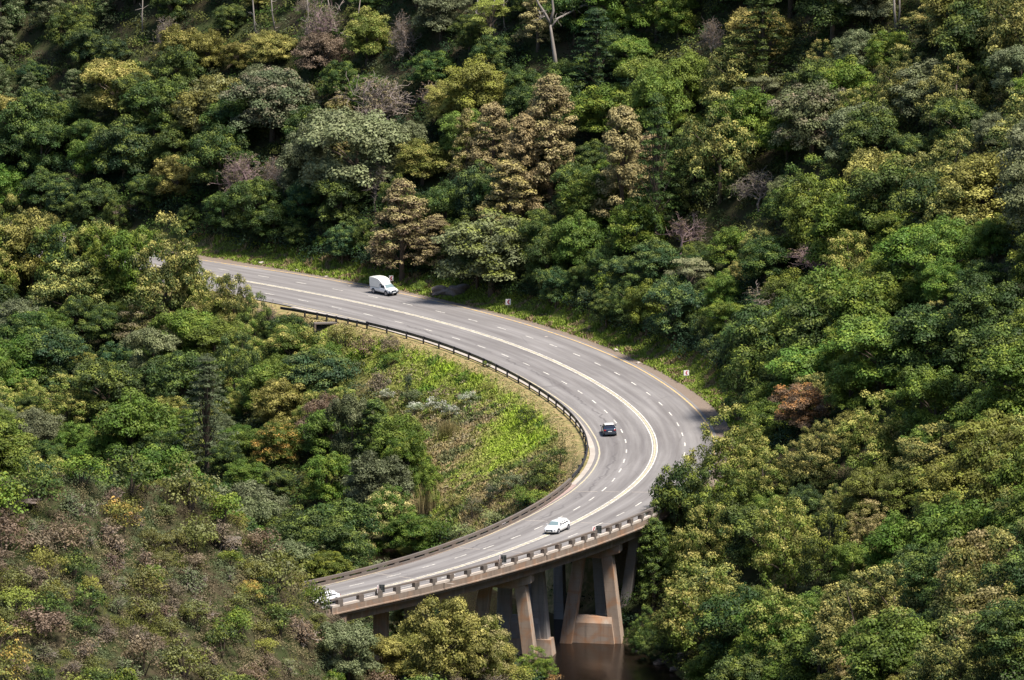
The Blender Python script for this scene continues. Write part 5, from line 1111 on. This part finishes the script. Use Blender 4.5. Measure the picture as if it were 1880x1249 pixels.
def cloud(name, C, Rr, T_, n, size, r, label, group=None):
    cnt = np.maximum(14, (n*Rr**1.85).astype(int)); ii = np.repeat(np.arange(len(C)), cnt); k = len(ii)
    d = unit(r.normal(size=(k, 3))); d[:, 2] = np.abs(d[:, 2]); q = C[ii]+d*(Rr[ii]*(1-.5*r.random(k)**2))[:, None]*np.array([1.15, 1.15, .9]); q += r.normal(size=(k, 3))*.10
    N_ = unit(d+r.normal(size=(k, 3))*.55+np.array([0, 0, .4])); a = unit(np.cross(N_, unit(r.normal(size=(k, 3))))); b = np.cross(N_, a); L = (size*(.6+.8*r.random(k)))[:, None]
    V = np.stack([q-a*L*.5, q-b*L*.3, q+a*L*.5, q+b*L*.3], 1).reshape(-1, 3)
    o = link(name, mesh_np(name, V, np.arange(4*k).reshape(-1, 4), [vleaf(name+'_leaves', 0)], attr={'tint': np.repeat(T_[ii], 4, axis=0)})); tag(o, label, 'undergrowth', kind='stuff'); print(name, k); return o
sm = is_spur(Cs[:, 0], Cs[:, 1])
cloud('scrub', Cs[sm], Rs[sm], Ts[sm], 190, .16, UG, 'low dry scrub covering the near hillside between its shrubs')
Cs, Rs, Ts = Cs[~sm], Rs[~sm], Ts[~sm]
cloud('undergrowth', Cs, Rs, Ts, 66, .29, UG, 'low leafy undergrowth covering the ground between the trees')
# grass: tufts of blades inside the bend and along the verges
gx = UG.uniform(-50, 30, 900000); gy = UG.uniform(-40, 190, 900000)
D_, S_ = segdist(gx, gy, GP1); inb = inpoly(gx, gy, GRASSW) & (S_ < 0) & (D_ > 10.0); ver = (S_ > 0) & (D_ > 10.4) & (D_ < 15.6)
def samp(F): 
    i = np.clip(np.searchsorted(AX, gx)-1, 0, nx_-2); j = np.clip(np.searchsorted(AY, gy)-1, 0, ny_-2); return F[i, j]
lm_, dr_, vg = samp(lime), samp(dryg), samp(verge); cl_ = vnoise(gx, gy, 2.2, 31); c2 = vnoise(gx, gy, .9, 33)
keep = (inb & (UG.random(len(gx)) < (1-.45*vg))) | (ver & (UG.random(len(gx)) < .9))
gx, gy, lm_, dr_, vg, cl_, c2, ver = [a[keep] for a in (gx, gy, lm_, dr_, vg, cl_, c2, ver)]; k = len(gx)
lc = np.array([.23, .33, .025]); dc = np.array([.30, .23, .12]); bc = np.array([.15, .155, .045]); vc = np.array([.36, .28, .15])
tint = bc+(lc-bc)*np.clip(lm_*1.3, 0, 1)[:, None]; tint = tint+(dc-tint)*np.clip(dr_*(c2*1.6)*(1-lm_*.6), 0, 1)[:, None]; vc2 = np.where((c2 > .55)[:, None], np.array([.17, .16, .06]), np.where((cl_ > .6)[:, None], np.array([.17, .12, .07]), vc)); tint = tint+(vc2-tint)*(vg*.85)[:, None]
tint = np.where((cl_ > .66)[:, None] & (lm_ < .5)[:, None], tint*np.array([.5, .68, .6]), tint); tint = np.where(ver[:, None], np.where((c2 > .68)[:, None], dc*.8, np.array([.16, .215, .03])), tint)
hgt = (.12+.20*UG.random(k))*(1+.9*(cl_ > .6)*(vg < .3))*(1-.6*vg); B = np.c_[gx, gy, hz(gx, gy)-.03]
dv = unit(np.c_[UG.normal(size=(k, 2))*.55, np.ones(k)]); sd = unit(np.cross(dv, UG.normal(size=(k, 3))))*(.05+.05*UG.random(k))[:, None]; tp = B+dv*hgt[:, None]
V = np.stack([B-sd, B+sd, tp+sd*.7, tp-sd*.7], 1).reshape(-1, 3)
o = link('grass', mesh_np('grass', V, np.arange(4*k).reshape(-1, 4), [vleaf('grass_blades', 0)], attr={'tint': np.repeat(tint, 4, axis=0)})); tag(o, 'tufted lime and straw coloured grass inside the bend and along the verges', 'grass', kind='stuff'); print('grass', k)
# prototypes are only mesh data; nothing of them is left in the scene


# ------------------------------------------------------------------ world and light
W = bpy.data.worlds.new('World'); SC.world = W; W.use_nodes = True
wn = W.node_tree; bg = wn.nodes['Background']; sky = wn.nodes.new('ShaderNodeTexSky'); sky.sky_type = 'NISHITA'; sky.sun_disc = False
SUN_EL, SUN_AZ = math.radians(64), math.radians(128)   # azimuth measured from +Y towards +X
sky.sun_elevation = SUN_EL; sky.sun_rotation = SUN_AZ
wn.links.new(sky.outputs[0], bg.inputs[0]); bg.inputs[1].default_value = .085
sl = bpy.data.lights.new('sun', 'SUN'); sl.energy = 4.4; sl.angle = math.radians(12.0); sl.color = (1, .93, .83)
so_ = bpy.data.objects.new('sun', sl); COL.objects.link(so_); so_.rotation_euler = (math.pi/2-SUN_EL, 0, -SUN_AZ+math.pi)
so_.rotation_euler = (-(math.pi/2-SUN_EL), 0, -SUN_AZ)
SC.view_settings.view_transform = 'Standard'; SC.view_settings.look = 'None'; SC.view_settings.exposure = 1.0; SC.view_settings.gamma = 1
SC.render.engine = 'CYCLES'
